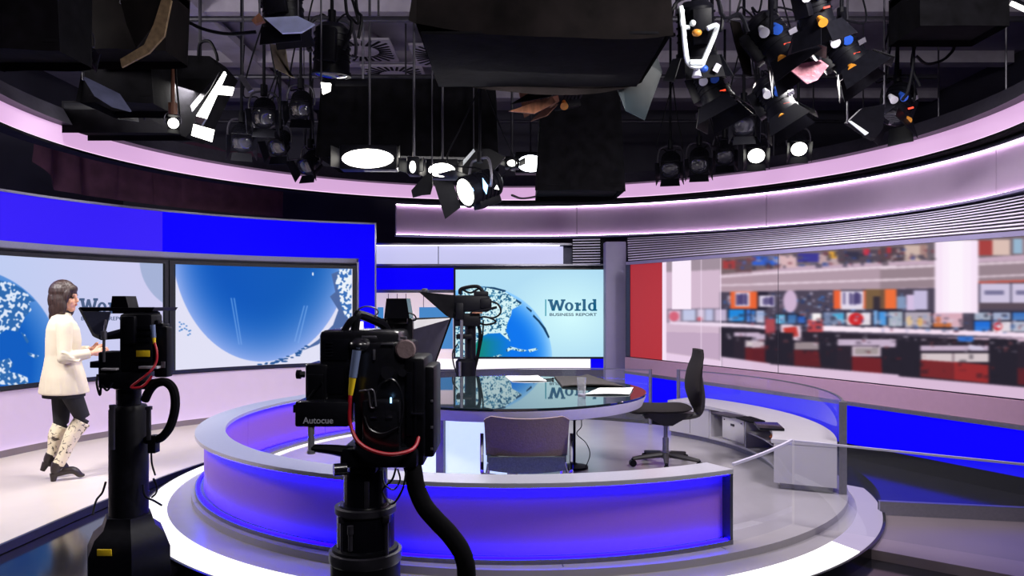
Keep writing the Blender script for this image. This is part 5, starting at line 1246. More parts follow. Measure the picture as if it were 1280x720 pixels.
# jacket
j = MB()
j.loft([(V3(-0.005, 0, 0.745), 0.192, 0.245), (V3(-0.01, 0, 0.80), 0.185, 0.238), (V3(-0.015, 0, 0.90), 0.168, 0.218), (V3(-0.02, 0, 1.0), 0.145, 0.19), (V3(-0.02, 0, 1.08), 0.134, 0.172), (V3(-0.015, 0, 1.2), 0.138, 0.182), (V3(-0.02, 0, 1.30), 0.128, 0.195), (V3(-0.025, 0, 1.355), 0.108, 0.178), (V3(-0.03, 0, 1.395), 0.085, 0.125), (V3(-0.03, 0, 1.425), 0.072, 0.082), (V3(-0.028, 0, 1.45), 0.066, 0.070)], 32)
for s_ in (-1, 1):
    limb(j, [SH[s_]+V3(0, -s_*0.05, 0.0), SH[s_], SH[s_]*0.5+EL[s_]*0.5, EL[s_]+V3(-0.005, 0, 0)], [0.062, 0.064, 0.058, 0.054], 16)
    limb(j, [EL[s_]+V3(-0.005, 0, 0), EL[s_]*0.5+WR[s_]*0.5, EL[s_]*0.06+WR[s_]*0.94], [0.054, 0.050, 0.042], 16)
j.ell(EL[-1]+V3(-0.02, -0.005, -0.005), (0.04, 0.04, 0.045))
for k in range(9):                                   # soft folds towards the hem
    a = R(40*k+12); j.tube([V3(-0.015+0.150*math.cos(a), 0.195*math.sin(a), 0.97), V3(-0.012+0.170*math.cos(a+.05), 0.222*math.sin(a+.05), 0.86), V3(-0.005+0.187*math.cos(a+.08), 0.240*math.sin(a+.08), 0.752)], [0.006, 0.011, 0.015], 8)
for k in range(3): j.tube([EL[-1]+V3(-0.03+0.02*k, -0.045, 0.05-0.03*k), EL[-1]+V3(0.02+0.03*k, -0.05, 0.03-0.03*k), EL[-1]+V3(0.05+0.03*k, -0.03, -0.02)], 0.007, 6)
part('jacket', remesh(j, 0.0075, 3), 'jacket', wm, world=False)
k_ = MB(); k_.loft([(V3(-0.012, 0, 0.715), 0.165, 0.212), (V3(-0.012, 0, 0.765), 0.165, 0.212)], 28); part('top_hem', k_, 'black_legging', wm, world=False)
part('collar', MB().loft([(V3(-0.028, 0, 1.435), 0.069, 0.074), (V3(-0.026, 0, 1.463), 0.064, 0.066)], 24), 'black_legging', wm, world=False)
l = MB()
for s_ in (-1, 1):
    limb(l, [HP[s_]+V3(0, 0, 0.06), HP[s_], HP[s_]*0.5+KN[s_]*0.5, KN[s_]], [0.094, 0.093, 0.078, 0.060], 16)
    limb(l, [KN[s_], KN[s_]*0.7+AN[s_]*0.3+V3(-0.015, 0, 0)], [0.060, 0.057], 16)
part('leggings', remesh(l, 0.0075, 2), 'black_legging', wm, world=False)
for s_ in (-1, 1):
    t = MB(); limb(t, [KN[s_]*0.93+AN[s_]*0.07+V3(0.008, 0, 0), KN[s_]*0.65+AN[s_]*0.35+V3(-0.012, 0, 0), KN[s_]*0.25+AN[s_]*0.75, AN[s_]], [0.074, 0.064, 0.050, 0.047], 18)
    bt_ = part('boot', remesh(t, 0.007, 1), 'boot_cream', wm, world=False, label='cream boot shaft with dark pattern')
    t = MB(); dwn = V3(0, 0, -1)
    limb(t, [AN[s_]+V3(0, 0, 0.02), AN[s_]*0.5+HE[s_]*0.5, HE[s_]+V3(0.012, 0, -0.012)], [0.050, 0.044, 0.034], 12)
    limb(t, [HE[s_]+V3(0.0, 0, -0.006), AN[s_]*0.35+TO[s_]*0.65+V3(0, 0, 0.014), TO[s_]+V3(0, 0, 0.004), TO[s_]+V3(0.035, 0, 0.0)], [0.036, 0.033, 0.024, 0.010], 12)
    sh = part('boot_foot', remesh(t, 0.006, 1), 'boot_dark', bt_, world=False, label='dark boot foot')
    hl = HE[s_]; f = (TO[s_]-HE[s_]).normalized()
    tip = V3(hl.x-0.005, hl.y, 0.0) if s_ < 0 else hl+V3(-0.03, 0, -0.075)
    part('boot_heel', MB().cyl(hl+V3(0.0, 0, -0.01), tip, 0.034, 0.020, n=12), 'boot_dark', bt_, world=False, label='dark boot heel')
# ================================================================ lighting rig under the ceiling
CEIL = 5.0
def frame_for(a):
    a = Vector(a).normalized(); up = Vector((0, 0, 1)) if abs(a.z) < 0.95 else Vector((0, 1, 0))
    u = a.cross(up).normalized(); v = u.cross(a).normalized(); return a, u, v
def fresnel(px, py, d, r, aim, label, lens='lens_dark', knobs=False, doors=(1, 1, 1, 1), door_mat='black_metal', door_len=1.15, yoke_mat='black_metal', body='black_metal', group='studio lights hanging in the rig', name='studio_light', cables=1, clamp='black_metal'):
    C = at(px, py, d); a, u, v = frame_for(aim); L = r*2.3
    t = thing(name, label, 'studio light', (C.x, C.y, C.z-r), 0, group)
    m = MB(); m.cyl(C-a*L*0.5, C+a*L*0.42, r*0.86, r*0.92, 20).cyl(C+a*L*0.42, C+a*L*0.5, r, r, 20)
    m.cyl(C-a*L*0.62, C-a*L*0.5, r*0.55, r*0.86, 20)
    for k in range(5): m.cyl(C-a*L*(0.40-0.14*k), C-a*L*(0.36-0.14*k), r*0.95, r*0.95, 20)
    hs = part('housing', m, body, t)
    rot = Matrix((u, v, a)).transposed()
    m = MB(); m.box(C-v*r*1.02-a*0.03, (r*0.9, r*0.5, L*0.7), rot=rot, bev=0.006); part('ballast_box', m, body, t)
    m = MB()
    prev = None
    for rr, of in ((0.84, 0.505), (0.70, 0.535), (0.40, 0.56), (0.06, 0.57)):
        cur = m.ring(C+a*L*of, u, v, r*rr, r*rr, 20)
        if prev: m.bridge(prev, cur)
        else: m._face(cur[::-1])
        prev = cur
    m._face(prev); part('lens', m, lens, t)
    F0 = C+a*L*0.5
    for k, (e, w_) in enumerate(((u, v), (-u, v), (v, u), (-v, u))):
        if not doors[k]: continue
        sp = 0.42 if k < 2 else 0.5
        p = F0+e*r; tip = p+(a*math.cos(sp)+e*math.sin(sp))*r*door_len
        m = MB(); th = (a*math.sin(sp)-e*math.cos(sp))*0.006
        wide = 1.25 if k < 2 else 0.95
        m.slab([p-w_*r*0.85, p+w_*r*0.85, tip+w_*r*wide, tip-w_*r*wide], th)
        part('barn_door', m, door_mat, t)
    h = Vector((a.y, -a.x, 0)); h = h.normalized() if h.length > 0.05 else Vector((1, 0, 0))
    top = C+Vector((0, 0, r*1.75))
    m = MB(); m.tube([C-h*r*1.0, C-h*r*1.2, C-h*r*1.22+Vector((0, 0, r*0.8)), top-h*r*0.9+Vector((0, 0, -0.02)), top, top+h*r*0.9+Vector((0, 0, -0.02)), C+h*r*1.22+Vector((0, 0, r*0.8)), C+h*r*1.2, C+h*r*1.0], r*0.09, 6, 4)
    part('yoke', m, yoke_mat, t)
    m = MB(); m.cyl(top-Vector((0, 0, 0.03)), Vector((top.x, top.y, CEIL)), 0.016, n=8).cyl(top-Vector((0, 0, 0.04)), top+Vector((0, 0, 0.07)), 0.035, n=10)
    part('hanger_pole', m, clamp, t)
    if knobs:
        q0 = C-a*L*0.25-v*r*0.2
        toward = Vector((0, -1, -0.35)).normalized()
        s_ = C+toward*r*1.0
        for k, (dx, dz, mt, nm) in enumerate(((-0.8, 0.45, 'knob_white', 'white_knob'), (-0.15, 0.6, 'knob_blue', 'blue_knob'), (0.1, -0.9, 'knob_orange', 'orange_knob'))):
            p = s_+Vector((dx*r, 0, dz*r)); part(nm, MB().cyl(p+Vector((0, 0.05, 0.04)), p+Vector((0, -0.03, -0.025)), r*0.13, r*0.26, 14), mt, t)
        p = s_+Vector((0.65*r, 0, 0.45*r)); part('label_plate', MB().box(p, (r*0.42, 0.01, r*0.26), rot=(0.3, -0.5, 0)), 'grey_metal', t)
        p = s_+Vector((0.35*r, -0.01, -0.2*r)); part('display', MB().box(p, (r*0.34, 0.012, r*0.1), rot=(0.3, -0.25, 0)), 'led_red', t)
    for k in range(cables):
        x = random.uniform(-1, 1)*r
        m = MB(); m.tube([C-a*L*0.55, C-a*L*0.5+Vector((x, 0.05, r*0.9)), C+Vector((x*2.2, 0.03, r*1.6)), Vector((top.x+x*1.2, top.y, top.z+0.35)), Vector((top.x+0.03, top.y, min(CEIL-0.05, top.z+0.8)))], 0.008, 6)
        part('cable', m, 'black_plastic', t)
    return t
def skirt_box(px0, px1, py0, py1, d, depth, label, lamp='black_cloth', mat='black_cloth', flare=0.06, name='soft_light', wave=0.02, n=36, tops=True, lampw=None, drop=None):
    x0, x1 = xx(px0, d), xx(px1, d); z1, z0 = zz(py0, d), zz(py1, d)
    cx = (x0+x1)/2; hw = (x1-x0)/2; y0, y1 = d, d+depth; cy = (y0+y1)/2; hd = depth/2
    t = thing(name, label, 'studio light', (cx, cy, z0), 0, 'skirted soft lights')
    def fn(u, v):
        k = u*4; s_ = int(min(k, 3.999)); f = k-s_
        c4 = [(-1, -1), (1, -1), (1, 1), (-1, 1), (-1, -1)]
        X_ = c4[s_][0]+(c4[s_+1][0]-c4[s_][0])*f; Y_ = c4[s_][1]+(c4[s_+1][1]-c4[s_][1])*f
        g_ = 1-flare*(v); w_ = wave*math.sin(u*n)*(1-v)*0.8
        zb = z0+0.03*math.sin(u*17)*wave*20*0.3
        if drop: zb += drop(X_, Y_)
        return Vector((cx+X_*(hw*g_)+w_*(abs(Y_) > .99), cy+Y_*(hd*g_)+w_*(abs(X_) > .99)+w_, zb+(z1-zb)*v))
    m = MB(); m.sheet(fn, 96, 6); part('skirt', m, mat, t)
    part('housing', MB().box((cx, cy, z1-0.05), (2*hw*(1-flare), 2*hd*(1-flare), 0.1), bev=0.02), 'black_metal', t)
    lw = lampw or 0.5
    part('dark_cover', MB().box((cx, cy, z0+0.06), (2*hw*0.97, 2*hd*0.95, 0.02), bev=0.004), lamp, t)  # dark sheet added to hide the lit inside of the skirt
    for s_ in (-0.6, 0.6):
        part('hanger_pole', MB().cyl((cx+s_*hw, cy, z1-0.02), (cx+s_*hw, cy, CEIL), 0.014, n=8), 'grey_metal', t)
    return t
def hang_plate(pts, d, depth_vec, mat, name, label, cat, hang_at=None, bump=0.0, group=None):
    P3 = [at(p[0], p[1], d+(p[2] if len(p) > 2 else 0)) for p in pts]
    t = thing(name, label, cat, (P3[0].x, P3[0].y, min(p.z for p in P3)), 0, group)
    part('cloth' if 'cloth' in mat or 'gel' in mat or 'drape' in mat else 'plate', MB().slab(P3, depth_vec), mat, t)
    top = max(P3, key=lambda p: p.z) if hang_at is None else at(hang_at[0], hang_at[1], d)
    part('hanger_wire', MB().cyl(top+Vector((0, 0.01, -0.02)), Vector((top.x, top.y+0.01, CEIL)), 0.008, n=6), 'rig_metal', t)
    return t

# rails of the lighting grid
for k, (y, z) in enumerate(((5.4, 4.35), (7.4, 4.35), (9.3, 4.35), (11.6, 4.35))):
    t = thing('lighting_rail', 'horizontal lighting rail across the ceiling, %s' % ('nearest the viewer', 'second from the viewer', 'third from the viewer', 'farthest from the viewer')[k], 'lighting rail', (0, y, z), 0, 'rails of the lighting grid')
    part('pipe', MB().cyl((-5.2, y, z), (5.2, y, z), 0.028, n=10), 'rig_metal', t)
    for x in (-4.6, -1.3, 1.6, 4.6): part('drop_rod', MB().cyl((x, y, z), (x, y, CEIL), 0.012, n=6), 'rig_metal', t)

# air diffusers
for k, (px, py, lb) in enumerate(((452, 64, 'square ceiling air diffuser with radial slots farthest from the teal gel'), (556, 70, 'square ceiling air diffuser with radial slots between its neighbours'), (494, 94, 'square ceiling air diffuser half hidden above the wide black soft light'), (600, 97, 'square ceiling air diffuser nearest the brown barn-door lamp'))):
    d = F*(4.80-CZ)/(CY-py); p = at(px, py, d); s_ = 0.42
    t = thing('air_diffuser', lb, 'air vent', (p.x, p.y, 4.80), 0, 'ceiling air diffusers')
    part('plate', MB().box((p.x, p.y, 4.815), (2*s_, 2*s_, 0.03), bev=0.006), 'beam_grey', t)
    part('neck', MB().cyl((p.x, p.y, 4.83), (p.x, p.y, CEIL), 0.2, n=20), 'beam_grey', t)
    m = MB()
    for j in range(28):
        a = 2*PI*j/28; r1 = s_*0.9*min(1/max(abs(math.cos(a)), 1e-6), 1/max(abs(math.sin(a)), 1e-6)); r1 = min(r1, s_*1.12)
        c_ = (0.22+r1)/2; m.box((p.x+c_*math.cos(a), p.y+c_*math.sin(a), 4.798), (r1-0.22, 0.035, 0.008), rot=(0, 0, a))
    part('slots', m, 'black_metal', t)

# ---- left cluster
skirt_box(-60, 72, -40, 62, 4.6, 0.42, 'huge dark soft light cut by the top corner of the frame', flare=0.05)
skirt_box(70, 205, -30, 62, 5.5, 0.45, 'dark soft light with a tan-edged cloth flap beside the corner soft light', flare=0.0, mat='brown_cloth')
hang_plate([(214, 0, 0), (205, 45, 0), (186, 66, .05), (152, 84, .1), (150, 74, .1), (180, 56, .05), (192, 30, 0), (203, -5, 0)], 5.0, (0, 0.02, 0), 'tan_edge', 'cloth_edge', 'tan cloth edging curling below the brown soft light', 'cloth')
hang_plate([(150, 0), (203, 0), (192, 32), (170, 60), (158, 30)], 5.1, (0, 0.02, 0), 'brown_cloth', 'cloth_flap', 'brown cloth flap inside the tan edging', 'cloth')
hang_plate([(103, 96), (148, 118, 0.15), (163, 140, 0.15), (140, 134), (118, 120)], 5.35, (0, 0.02, 0.01), 'flag_grey', 'light_flag', 'slate-grey flag plate hanging over the long black fixture', 'flag')
skirt_box(77, 232, 126, 166, 7.15, 0.35, 'long low black fixture in front of the pink ring, below the grey flag', flare=0.0, wave=0.004)
skirt_box(100, 190, 66, 128, 6.0, 0.5, 'black box light between the brown soft light and the long fixture', flare=0.1)
fresnel(100, 55, 5.24, 0.07, (0.3, -0.4, -0.9), 'small black spotlight with a rust clamp at the left of the tan edging', yoke_mat='rig_metal', clamp='wood_brown')
# tilted fluorescent bank with bright rim
t = thing('fluorescent_bank', 'tilted black fluorescent bank with a glowing white slit and two bright flaps', 'studio light', at(235, 175, 6.6), 0, 'studio lights hanging in the rig')
m = MB(); pts = [at(200, 68, 6.6), at(262, 70, 6.7), at(278, 88, 6.7), at(244, 158, 6.6), at(232, 172, 6.6), at(190, 150, 6.6), at(186, 120, 6.6)]
m.slab(pts, (0, 0.38, 0.02)); part('housing', m, 'black_cloth', t)
part('lamp_slit', MB().slab([at(280, 89, 6.58), at(281, 92, 6.56), at(256, 148, 6.5), at(245, 145, 6.54)], (0.004, 0.03, 0.0)), 'lamp_tube', t, label='glowing white slit')
part('reflector', MB().slab([at(238, 132, 6.58), at(274, 90, 6.6), at(262, 112, 6.5), at(240, 140, 6.5)], (0, 0.01, 0)), 'rig_metal', t)
part('end_cap', MB().slab([at(245, 145, 6.5), at(257, 148, 6.5), at(252, 156, 6.5), at(244, 152, 6.5)], (0, 0.03, 0)), 'grey_metal', t)
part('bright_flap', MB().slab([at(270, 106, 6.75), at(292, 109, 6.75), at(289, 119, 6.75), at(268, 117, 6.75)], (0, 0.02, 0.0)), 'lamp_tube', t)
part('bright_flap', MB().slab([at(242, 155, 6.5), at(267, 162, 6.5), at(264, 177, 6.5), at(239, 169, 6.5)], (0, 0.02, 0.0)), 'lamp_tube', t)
part('side_rail', MB().tube([at(209, 68, 6.56), at(201, 85, 6.55), at(190, 104, 6.55)], 0.016, 8), 'grey_metal', t)
part('hanger_pole', MB().cyl(at(250, 72, 6.85), Vector((at(250, 72, 6.85).x, 6.85, CEIL)), 0.016, n=8), 'rig_metal', t)
part('cable', MB().tube([at(248, 75, 6.7), at(250, 55, 6.65), at(262, 52, 6.6), at(270, 66, 6.6), at(272, 76, 6.6)], 0.014, 6), 'black_plastic', t)
fresnel(216, 153, 6.2, 0.05, (0.5, -0.9, -0.35), 'small lit lamp with a bright yellow-white bulb under the fluorescent bank', lens='lamp_tube', yoke_mat='grey_metal', clamp='wood_brown', doors=(0, 0, 1, 1))
fresnel(160, 118, 6.85, 0.09, (0.4, -0.5, -0.8), 'small dark spotlight between the black box light and the fluorescent bank', yoke_mat='grey_metal', clamp='wood_brown')

# ---- tan-flag cluster
fresnel(352, 2, 6.0, 0.17, (0.1, 0.25, -1), 'large black lamp above the pale blue-grey reflector panel', doors=(0, 0, 1, 1), door_len=0.9, clamp='black_metal')
hang_plate([(330, 22), (372, 20, 0.05), (393, 30, 0.1), (376, 40, 0), (352, 41, 0)], 5.75, (0, 0.03, 0.0), 'blue_grey_door', 'reflector_panel', 'pale blue-grey reflector panel under the large lamp', 'reflector')
hang_plate([(338, 55), (356, 57), (362, 95), (368, 97), (344, 86)], 6.4, (0, 0.02, 0), 'tan_cloth', 'light_flag', 'pale tan cloth flag hanging beside the black cylinder lamp', 'flag', hang_at=(350, 56))
hang_plate([(314, 25), (324, 16), (330, 26), (318, 30)], 5.7, (0, 0.04, 0), 'wood_brown', 'light_clamp', 'small orange-brown clamp left of the blue-grey reflector', 'clamp')
fresnel(415, 66, 6.6, 0.17, (-0.05, 0.1, -1), 'tall black cylinder lamp with a bright white lower edge', doors=(0, 0, 0, 0), cables=3, yoke_mat='rig_metal')
hang_plate([(401, 103), (413, 104), (412, 113), (403, 117)], 6.25, (0, 0.03, 0), 'lamp_tube', 'lamp_head', 'small bright white lamp head below the black cylinder lamp', 'lamp')
hang_plate([(297, 95), (303, 93), (316, 112), (310, 115)], 6.6, (0, 0.03, 0), 'grey_metal', 'light_stub', 'pale grey metal spigot hanging near the fluorescent bank', 'spigot')
for k, (px, py, d, lb) in enumerate(((302, 172, 8.2, 'dark spotlight above the pink ring, first in the row from the fluorescent bank'), (350, 178, 9.0, 'dark spotlight above the pink ring, second in the row from the fluorescent bank'), (388, 202, 9.15, 'dark spotlight with a yellow tag, third in the row from the fluorescent bank'), (330, 140, 7.6, 'dark spotlight high above the row over the pink ring'), (376, 130, 8.1, 'dark spotlight beside the wide black soft light'))):
    fresnel(px, py, d, 0.115, ((0.3, -0.1, -0.35, 0.2, 0.1)[k], -0.8, -0.7), lb, yoke_mat='rig_metal', cables=2, door_len=0.9)

# ---- centre
skirt_box(398, 622, 98, 196, 8.4, 1.0, 'wide black skirted soft light over the middle of the set', flare=0.03, wave=0.03)
def lamp_box(px0, px1, py0, py1, d, mat, label, name='lit_lamp'):
    x0, x1, z1, z0 = xx(px0, d), xx(px1, d), zz(py0, d), zz(py1, d)
    t = thing(name, label, 'studio light', ((x0+x1)/2, d, z0), 0, 'lit lamps below the wide soft light')
    cx, cz, hw, hh = (x0+x1)/2, (z0+z1)/2, (x1-x0)/2, (z1-z0)/2
    part('housing', MB().box((cx, d+0.16, cz+0.02), (2*hw+0.06, 0.2, 2*hh+0.06), bev=0.015), 'black_metal', t)
    m = MB(); m.ell((cx, d+0.05, cz), (hw, 0.035, hh), seg=24); part('lamp', m, mat, t, label='glowing lamp face')
    for s_ in (-1, 1):
        m = MB(); m.slab([Vector((cx+s_*(hw+0.03), d+0.05, cz-hh)), Vector((cx+s_*(hw+0.03), d+0.05, cz+hh)), Vector((cx+s_*(hw+0.09), d-0.10, cz+hh*1.1)), Vector((cx+s_*(hw+0.09), d-0.10, cz-hh*1.1))], (0.008, 0, 0)); part('barn_door', m, 'black_metal', t)
    part('hanger_pole', MB().cyl((cx, d+0.16, cz+hh), (cx, d+0.16, CEIL), 0.014, n=8), 'rig_metal', t)
    return t
lamp_box(426, 491, 185, 209, 8.03, 'lamp_white', 'widest glowing warm lamp below the wide black soft light')
lamp_box(511, 519, 200, 215, 7.55, 'lamp_tube', 'narrow glowing lamp hanging on a hook between two bright lamps')
lamp_box(535, 568, 203, 220, 8.03, 'lamp_white', 'round glowing warm lamp beside the narrow hanging lamp')
lamp_box(647, 680, 193, 214, 9.8, 'lamp_cool', 'glowing cool white lamp nearest the black cloth drop')
hang_plate([(516, 247), (514, 238), (530, 220), (540, 215), (541, 232), (538, 243), (527, 244)], 7.85, (0, 0.02, 0), 'black_metal', 'barn_door_flag', 'black curled flag hanging across the pink ring below the narrow lamp', 'flag')
hang_plate([(574, 206), (592, 186), (612, 186), (632, 196), (618, 212), (590, 222), (578, 218)], 8.27, (0, 0.06, 0), 'black_metal', 'barn_door_flag', 'black angular flag plate between the round lamp and the cool lamp', 'flag')
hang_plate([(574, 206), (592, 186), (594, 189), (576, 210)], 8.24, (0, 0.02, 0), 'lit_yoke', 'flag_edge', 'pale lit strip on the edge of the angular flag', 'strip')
lamp_box(634, 646, 199, 207, 8.9, 'lamp_tube', 'tiny tilted glowing lamp on the angular flag')
t = fresnel(600, 234, 7.75, 0.165, (-0.75, -0.55, -0.35), 'large open-faced lamp hanging over the fascia edge with blue glints', lens='lamp_tube', doors=(1, 0, 1, 0), yoke_mat='grey_metal', cables=2)
C = at(600, 236, 8.8)
part('blue_glint', MB().slab([at(603, 222, 7.52), at(610, 232, 7.52), at(608, 243, 7.52), at(604, 236, 7.52)], (0, 0.01, 0)), 'glow_blue', t)  # glints here are reflections put in as glowing slabs
part('blue_glint', MB().slab([at(580, 240, 7.52), at(592, 234, 7.52), at(593, 238, 7.52), at(582, 244, 7.52)], (0, 0.01, 0)), 'glow_blue', t)
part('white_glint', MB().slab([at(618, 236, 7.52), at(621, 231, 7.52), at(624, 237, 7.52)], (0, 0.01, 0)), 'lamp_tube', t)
solo('loose_cable', MB().tube([at(640, 244, 8.6), at(652, 248, 9.6), at(668, 246, 10.6), at(684, 241, 10.9)], 0.014, 6), 'black_plastic', 'black cable sagging in front of the pink ring beside the open-faced lamp', 'cable')
skirt_box(672, 781, 108, 238, 8.6, 0.9, 'tall black cloth drop hanging beside the cool white lamp', flare=0.10, wave=0.04, name='black_drop')
t = fresnel(702, 112, 7.5, 0.15, (-0.8, -0.5, -0.25), 'brown barn-door lamp above the tall black cloth drop', doors=(1, 1, 1, 1), door_mat='wood_brown', door_len=1.3, knobs=True, cables=2)
hang_plate([(636, 139), (690, 120, 0.1), (695, 128, 0.1), (668, 142)], 6.85, (0, 0.02, 0), 'wood_brown', 'barn_door_flag', 'brown flag leaf reaching out from the brown barn-door lamp', 'flag')
hang_plate([(638, 130), (680, 105, 0.1), (728, 96, 0.2), (700, 118, 0.1)], 6.9, (0, 0.02, 0), 'black_cloth', 'barn_door_flag', 'black flag leaf above the brown barn-door lamp', 'flag')
skirt_box(520, 840, -60, 50, 5.0, 1.3, 'broad dark brown skirted soft light at the top edge of the picture', mat='brown_cloth', flare=0.02, wave=0.05, drop=lambda X_, Y_: 0.05*X_*X_+0.06*max(0, -X_))
skirt_box(650, 752, 40, 88, 6.5, 0.3, 'dark cloth hanging below the broad brown soft light', mat='black_cloth', flare=0.05, wave=0.03, name='black_drop')
hang_plate([(775, 62), (818, 60, 0.1), (828, 90, 0.1), (806, 150, 0.05), (782, 138), (764, 92)], 6.4, (0, 0.015, 0), 'teal_gel', 'colour_gel', 'crumpled dark teal gel sheet hanging below the broad brown soft light', 'gel')
part_ = None
for (a, b, rr) in (((430, 0), (440, 60), .02), ((448, 0), (445, 40), .016)):
    pass

# ---- right cluster
t = fresnel(870, 40, 5.6, 0.15, (0.1, 0.3, -1), 'spotlight held in a bright white triangular yoke near the top edge', yoke_mat='black_metal', knobs=False)
m = MB()
yk = [(851, 8), (854, 30), (858, 70), (864, 82), (876, 82), (882, 70), (896, 36), (893, 32), (884, 36)]
m.tube([at(a, b, 5.35) for a, b in yk], 0.018, 8, 3); m.box(at(870, 79, 5.35), (0.10, 0.06, 0.04), bev=0.01); m.tube([at(862, 34, 5.35), at(853, 32, 5.35), at(853, 12, 5.35)], 0.016, 8, 3); m.ell(at(866, 29, 5.33), (0.022, 0.022, 0.022))
part('white_yoke', m, 'lit_yoke', t, label='bright white triangular yoke')
m = MB(); m.cyl(at(871, 96, 5.4), at(871, 84, 5.4), 0.035, 0.016, 14); part('white_knob', m, 'knob_white', t)
part('blue_knob', MB().ell(at(880, 86, 5.42), (0.03, 0.03, 0.025)), 'knob_blue', t); part('orange_knob', MB().ell(at(871, 41, 5.3), (0.035, 0.03, 0.025)), 'knob_orange', t)
part('label_plate', MB().box(at(896, 85, 5.45), (0.04, 0.01, 0.06), rot=(0, 0.5, 0)), 'grey_metal', t)
for px, py, d, r, aim, lb in ((890, 108, 6.3, 0.14, (0.3, -0.2, -0.9), 'knobbed spotlight below the white triangular yoke'), (966, 50, 5.7, 0.15, (0.5, -0.2, -0.8), 'knobbed spotlight above the crumpled pink gel'), (1052, 62, 6.1, 0.15, (0.5, -0.2, -0.8), 'knobbed spotlight with orange clip to the far side of the pink gel'),
                              (968, 124, 6.9, 0.15, (0.4, -0.2, -0.8), 'knobbed spotlight beneath the crumpled pink gel'), (1122, 130, 7.1, 0.14, (-0.4, -0.2, -0.8), 'knobbed spotlight hanging behind the pale-edged black flag'), (1016, 6, 5.1, 0.12, (0.3, 0.2, -0.9), 'knobbed spotlight cut by the top edge among the cables')):
    fresnel(px, py, d, r, aim, lb, knobs=True, cables=3, yoke_mat='black_metal')
hang_plate([(984, 84), (1008, 78, .02), (1026, 75, 0.05), (1036, 82, 0.02), (1022, 100), (1009, 105)], 5.7, (0, 0.015, 0), 'pink_gel', 'colour_gel', 'crumpled pink gel sheet hanging among the knobbed spotlights', 'gel')
hang_plate([(913, 25), (925, 28), (938, 70), (940, 95), (930, 92), (918, 50)], 5.9, (0, 0.02, 0), 'brown_cloth', 'light_flag', 'narrow brown cloth flag beside the white triangular yoke', 'flag')
hang_plate([(1060, 152), (1078, 135), (1106, 130, .05), (1104, 160, .05), (1094, 174), (1084, 168)], 6.6, (0, 0.08, 0), 'black_metal', 'light_flag', 'black box flag with a pale bright edge near the pink ring', 'flag')
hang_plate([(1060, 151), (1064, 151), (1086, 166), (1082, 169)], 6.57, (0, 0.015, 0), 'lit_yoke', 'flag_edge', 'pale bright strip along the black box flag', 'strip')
for px, py, d, r, lens, lb in ((838, 205, 9.6, 0.13, 'lens_dark', 'dark spotlight above the pink ring beside the tall black cloth drop'), (874, 200, 9.0, 0.12, 'lens_dark', 'dark spotlight with a hanging loop, second from the tall black cloth drop'), (906, 190, 9.5, 0.12, 'lens_dark', 'dark spotlight third from the tall black cloth drop'), (945, 188, 8.7, 0.11, 'lamp_tube', 'low spotlight with a lit white lens above the pink ring'), (998, 180, 8.4, 0.10, 'lamp_tube', 'small lit spotlight nearest the knobbed cluster above the ring'), (930, 150, 7.9, 0.12, 'lens_dark', 'dark spotlight beneath the brown cloth flag')):
    fresnel(px, py, d, r, (-0.2, -0.7, -0.6), lb, lens=lens, cables=2, yoke_mat='rig_metal', door_len=0.8)
skirt_box(1150, 1262, -30, 32, 6.0, 0.5, 'black box light at the top corner beside the bright tube', flare=0.0, wave=0.004)
t = thing('tube_lamp', 'short bright fluorescent tube in the top corner', 'studio light', at(1275, 10, 6.0), 0)
part('tube', MB().cyl(at(1264, 4, 6.0), at(1290, 16, 6.0), 0.018, n=10), 'lamp_tube', t); part('holder', MB().cyl(at(1266, 2, 6.05), at(1290, 13, 6.05), 0.03, n=10), 'black_metal', t); q = at(1275, 6, 6.05); part('hanger_pole', MB().cyl(q, Vector((q.x, q.y, CEIL)), 0.01, n=6), 'rig_metal', t)
# hanging cable loops
for k, (pts, d, lb) in enumerate((([(1130, 0), (1142, 60), (1136, 110), (1128, 125)], 6.6, 'black cable dropping straight from the ceiling to the pale-edged flag'), ([(1160, 0), (1148, 40), (1140, 80), (1150, 108)], 6.8, 'black cable looping down beside the corner box light'), ([(1195, 40), (1185, 70), (1160, 80), (1145, 70)], 7.0, 'black cable sagging under the corner box light'), ([(215, 2), (240, 30), (280, 42), (320, 40)], 6.0, 'black cable running across the bare ceiling beside the fluorescent bank'), ([(432, 2), (440, 30), (430, 62)], 6.2, 'black cable hanging beside the black cylinder lamp'), ([(445, 0), (452, 22), (448, 48)], 6.4, 'black cable nearest the ceiling air diffusers'), ([(898, 0), (925, 18), (935, 40)], 5.2, 'black cable hanging over the narrow brown cloth flag'))):
    P3 = [at(a, b, d) for a, b in pts]; P3 = [Vector((P3[0].x, P3[0].y, CEIL))]+P3
    solo('hanging_cable', MB().tube(P3, 0.014, 6), 'black_plastic', lb, 'cable', 'cables hanging in the rig')
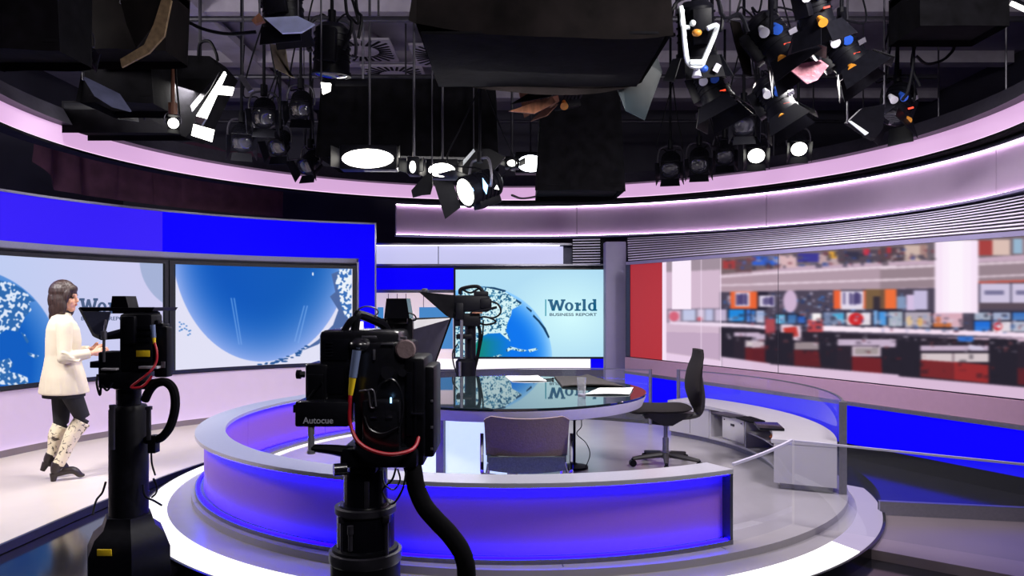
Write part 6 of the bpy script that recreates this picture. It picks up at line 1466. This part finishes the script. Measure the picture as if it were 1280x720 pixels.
# ================================================================ light, world, camera
def area(name, loc, target, size, power, col=(1, 0.96, 0.94), sy=None, spread=None):
    l = bpy.data.lights.new(name, 'AREA'); l.energy = power; l.color = col; l.shape = 'RECTANGLE'; l.size = size; l.size_y = sy or size
    if spread: l.spread = R(spread)
    o = bpy.data.objects.new(name, l); COL.objects.link(o); o.location = loc
    o.rotation_euler = (Vector(target)-Vector(loc)).to_track_quat('-Z', 'Y').to_euler(); return o
# soft lights of the rig over the set, the last an added fill
area('soft_area_light', (-1.0, 8.9, 3.15), (-0.6, 6.6, 0.2), 1.4, 45, sy=0.6)
area('soft_area_light', (0.2, 5.6, 3.28), (0.1, 6.6, 0.2), 1.3, 165, sy=0.9)
area('soft_area_light', (-2.9, 6.9, 3.5), (-3.9, 7.2, 0.2), 0.8, 220, sy=0.4)
area('soft_area_light', (2.6, 6.9, 3.6), (2.2, 6.6, 0.2), 0.8, 90, sy=0.5)
area('soft_area_light', (-4.9, 4.9, 3.5), (-4.0, 7.2, 0.6), 0.9, 200, sy=0.6)
area('soft_area_light', (2.8, 3.4, 4.2), (1.2, 6.6, 0.4), 0.9, 220, sy=0.6)
area('soft_area_light', (0.7, 0.9, 4.5), (-0.3, 3.6, 1.1), 0.8, 60, sy=0.5)  # unseen fill added to brighten the front camera
w = bpy.data.worlds.new('studio'); SC.world = w; w.use_nodes = True
w.node_tree.nodes['Background'].inputs[0].default_value = (0.02, 0.02, 0.03, 1); w.node_tree.nodes['Background'].inputs[1].default_value = 0.3
cam = bpy.data.cameras.new('camera'); co = bpy.data.objects.new('camera', cam); COL.objects.link(co)
cam.sensor_width = 36.0; cam.lens = F/1280*36.0; cam.shift_y = (CY-360)/1280; cam.clip_start = 0.05; cam.clip_end = 100
co.location = (0, 0, CZ); co.rotation_euler = (R(90), 0, 0)
SC.camera = co
vs = SC.view_settings; vs.view_transform = 'Standard'; vs.look = 'None'; vs.exposure = 0.0; vs.gamma = 1.0; vs.use_curve_mapping = False
SC.cycles.max_bounces = 8; SC.cycles.transparent_max_bounces = 12; SC.cycles.glossy_bounces = 5
SC.cycles.sample_clamp_indirect = 4.0
SC.cycles.use_denoising = True
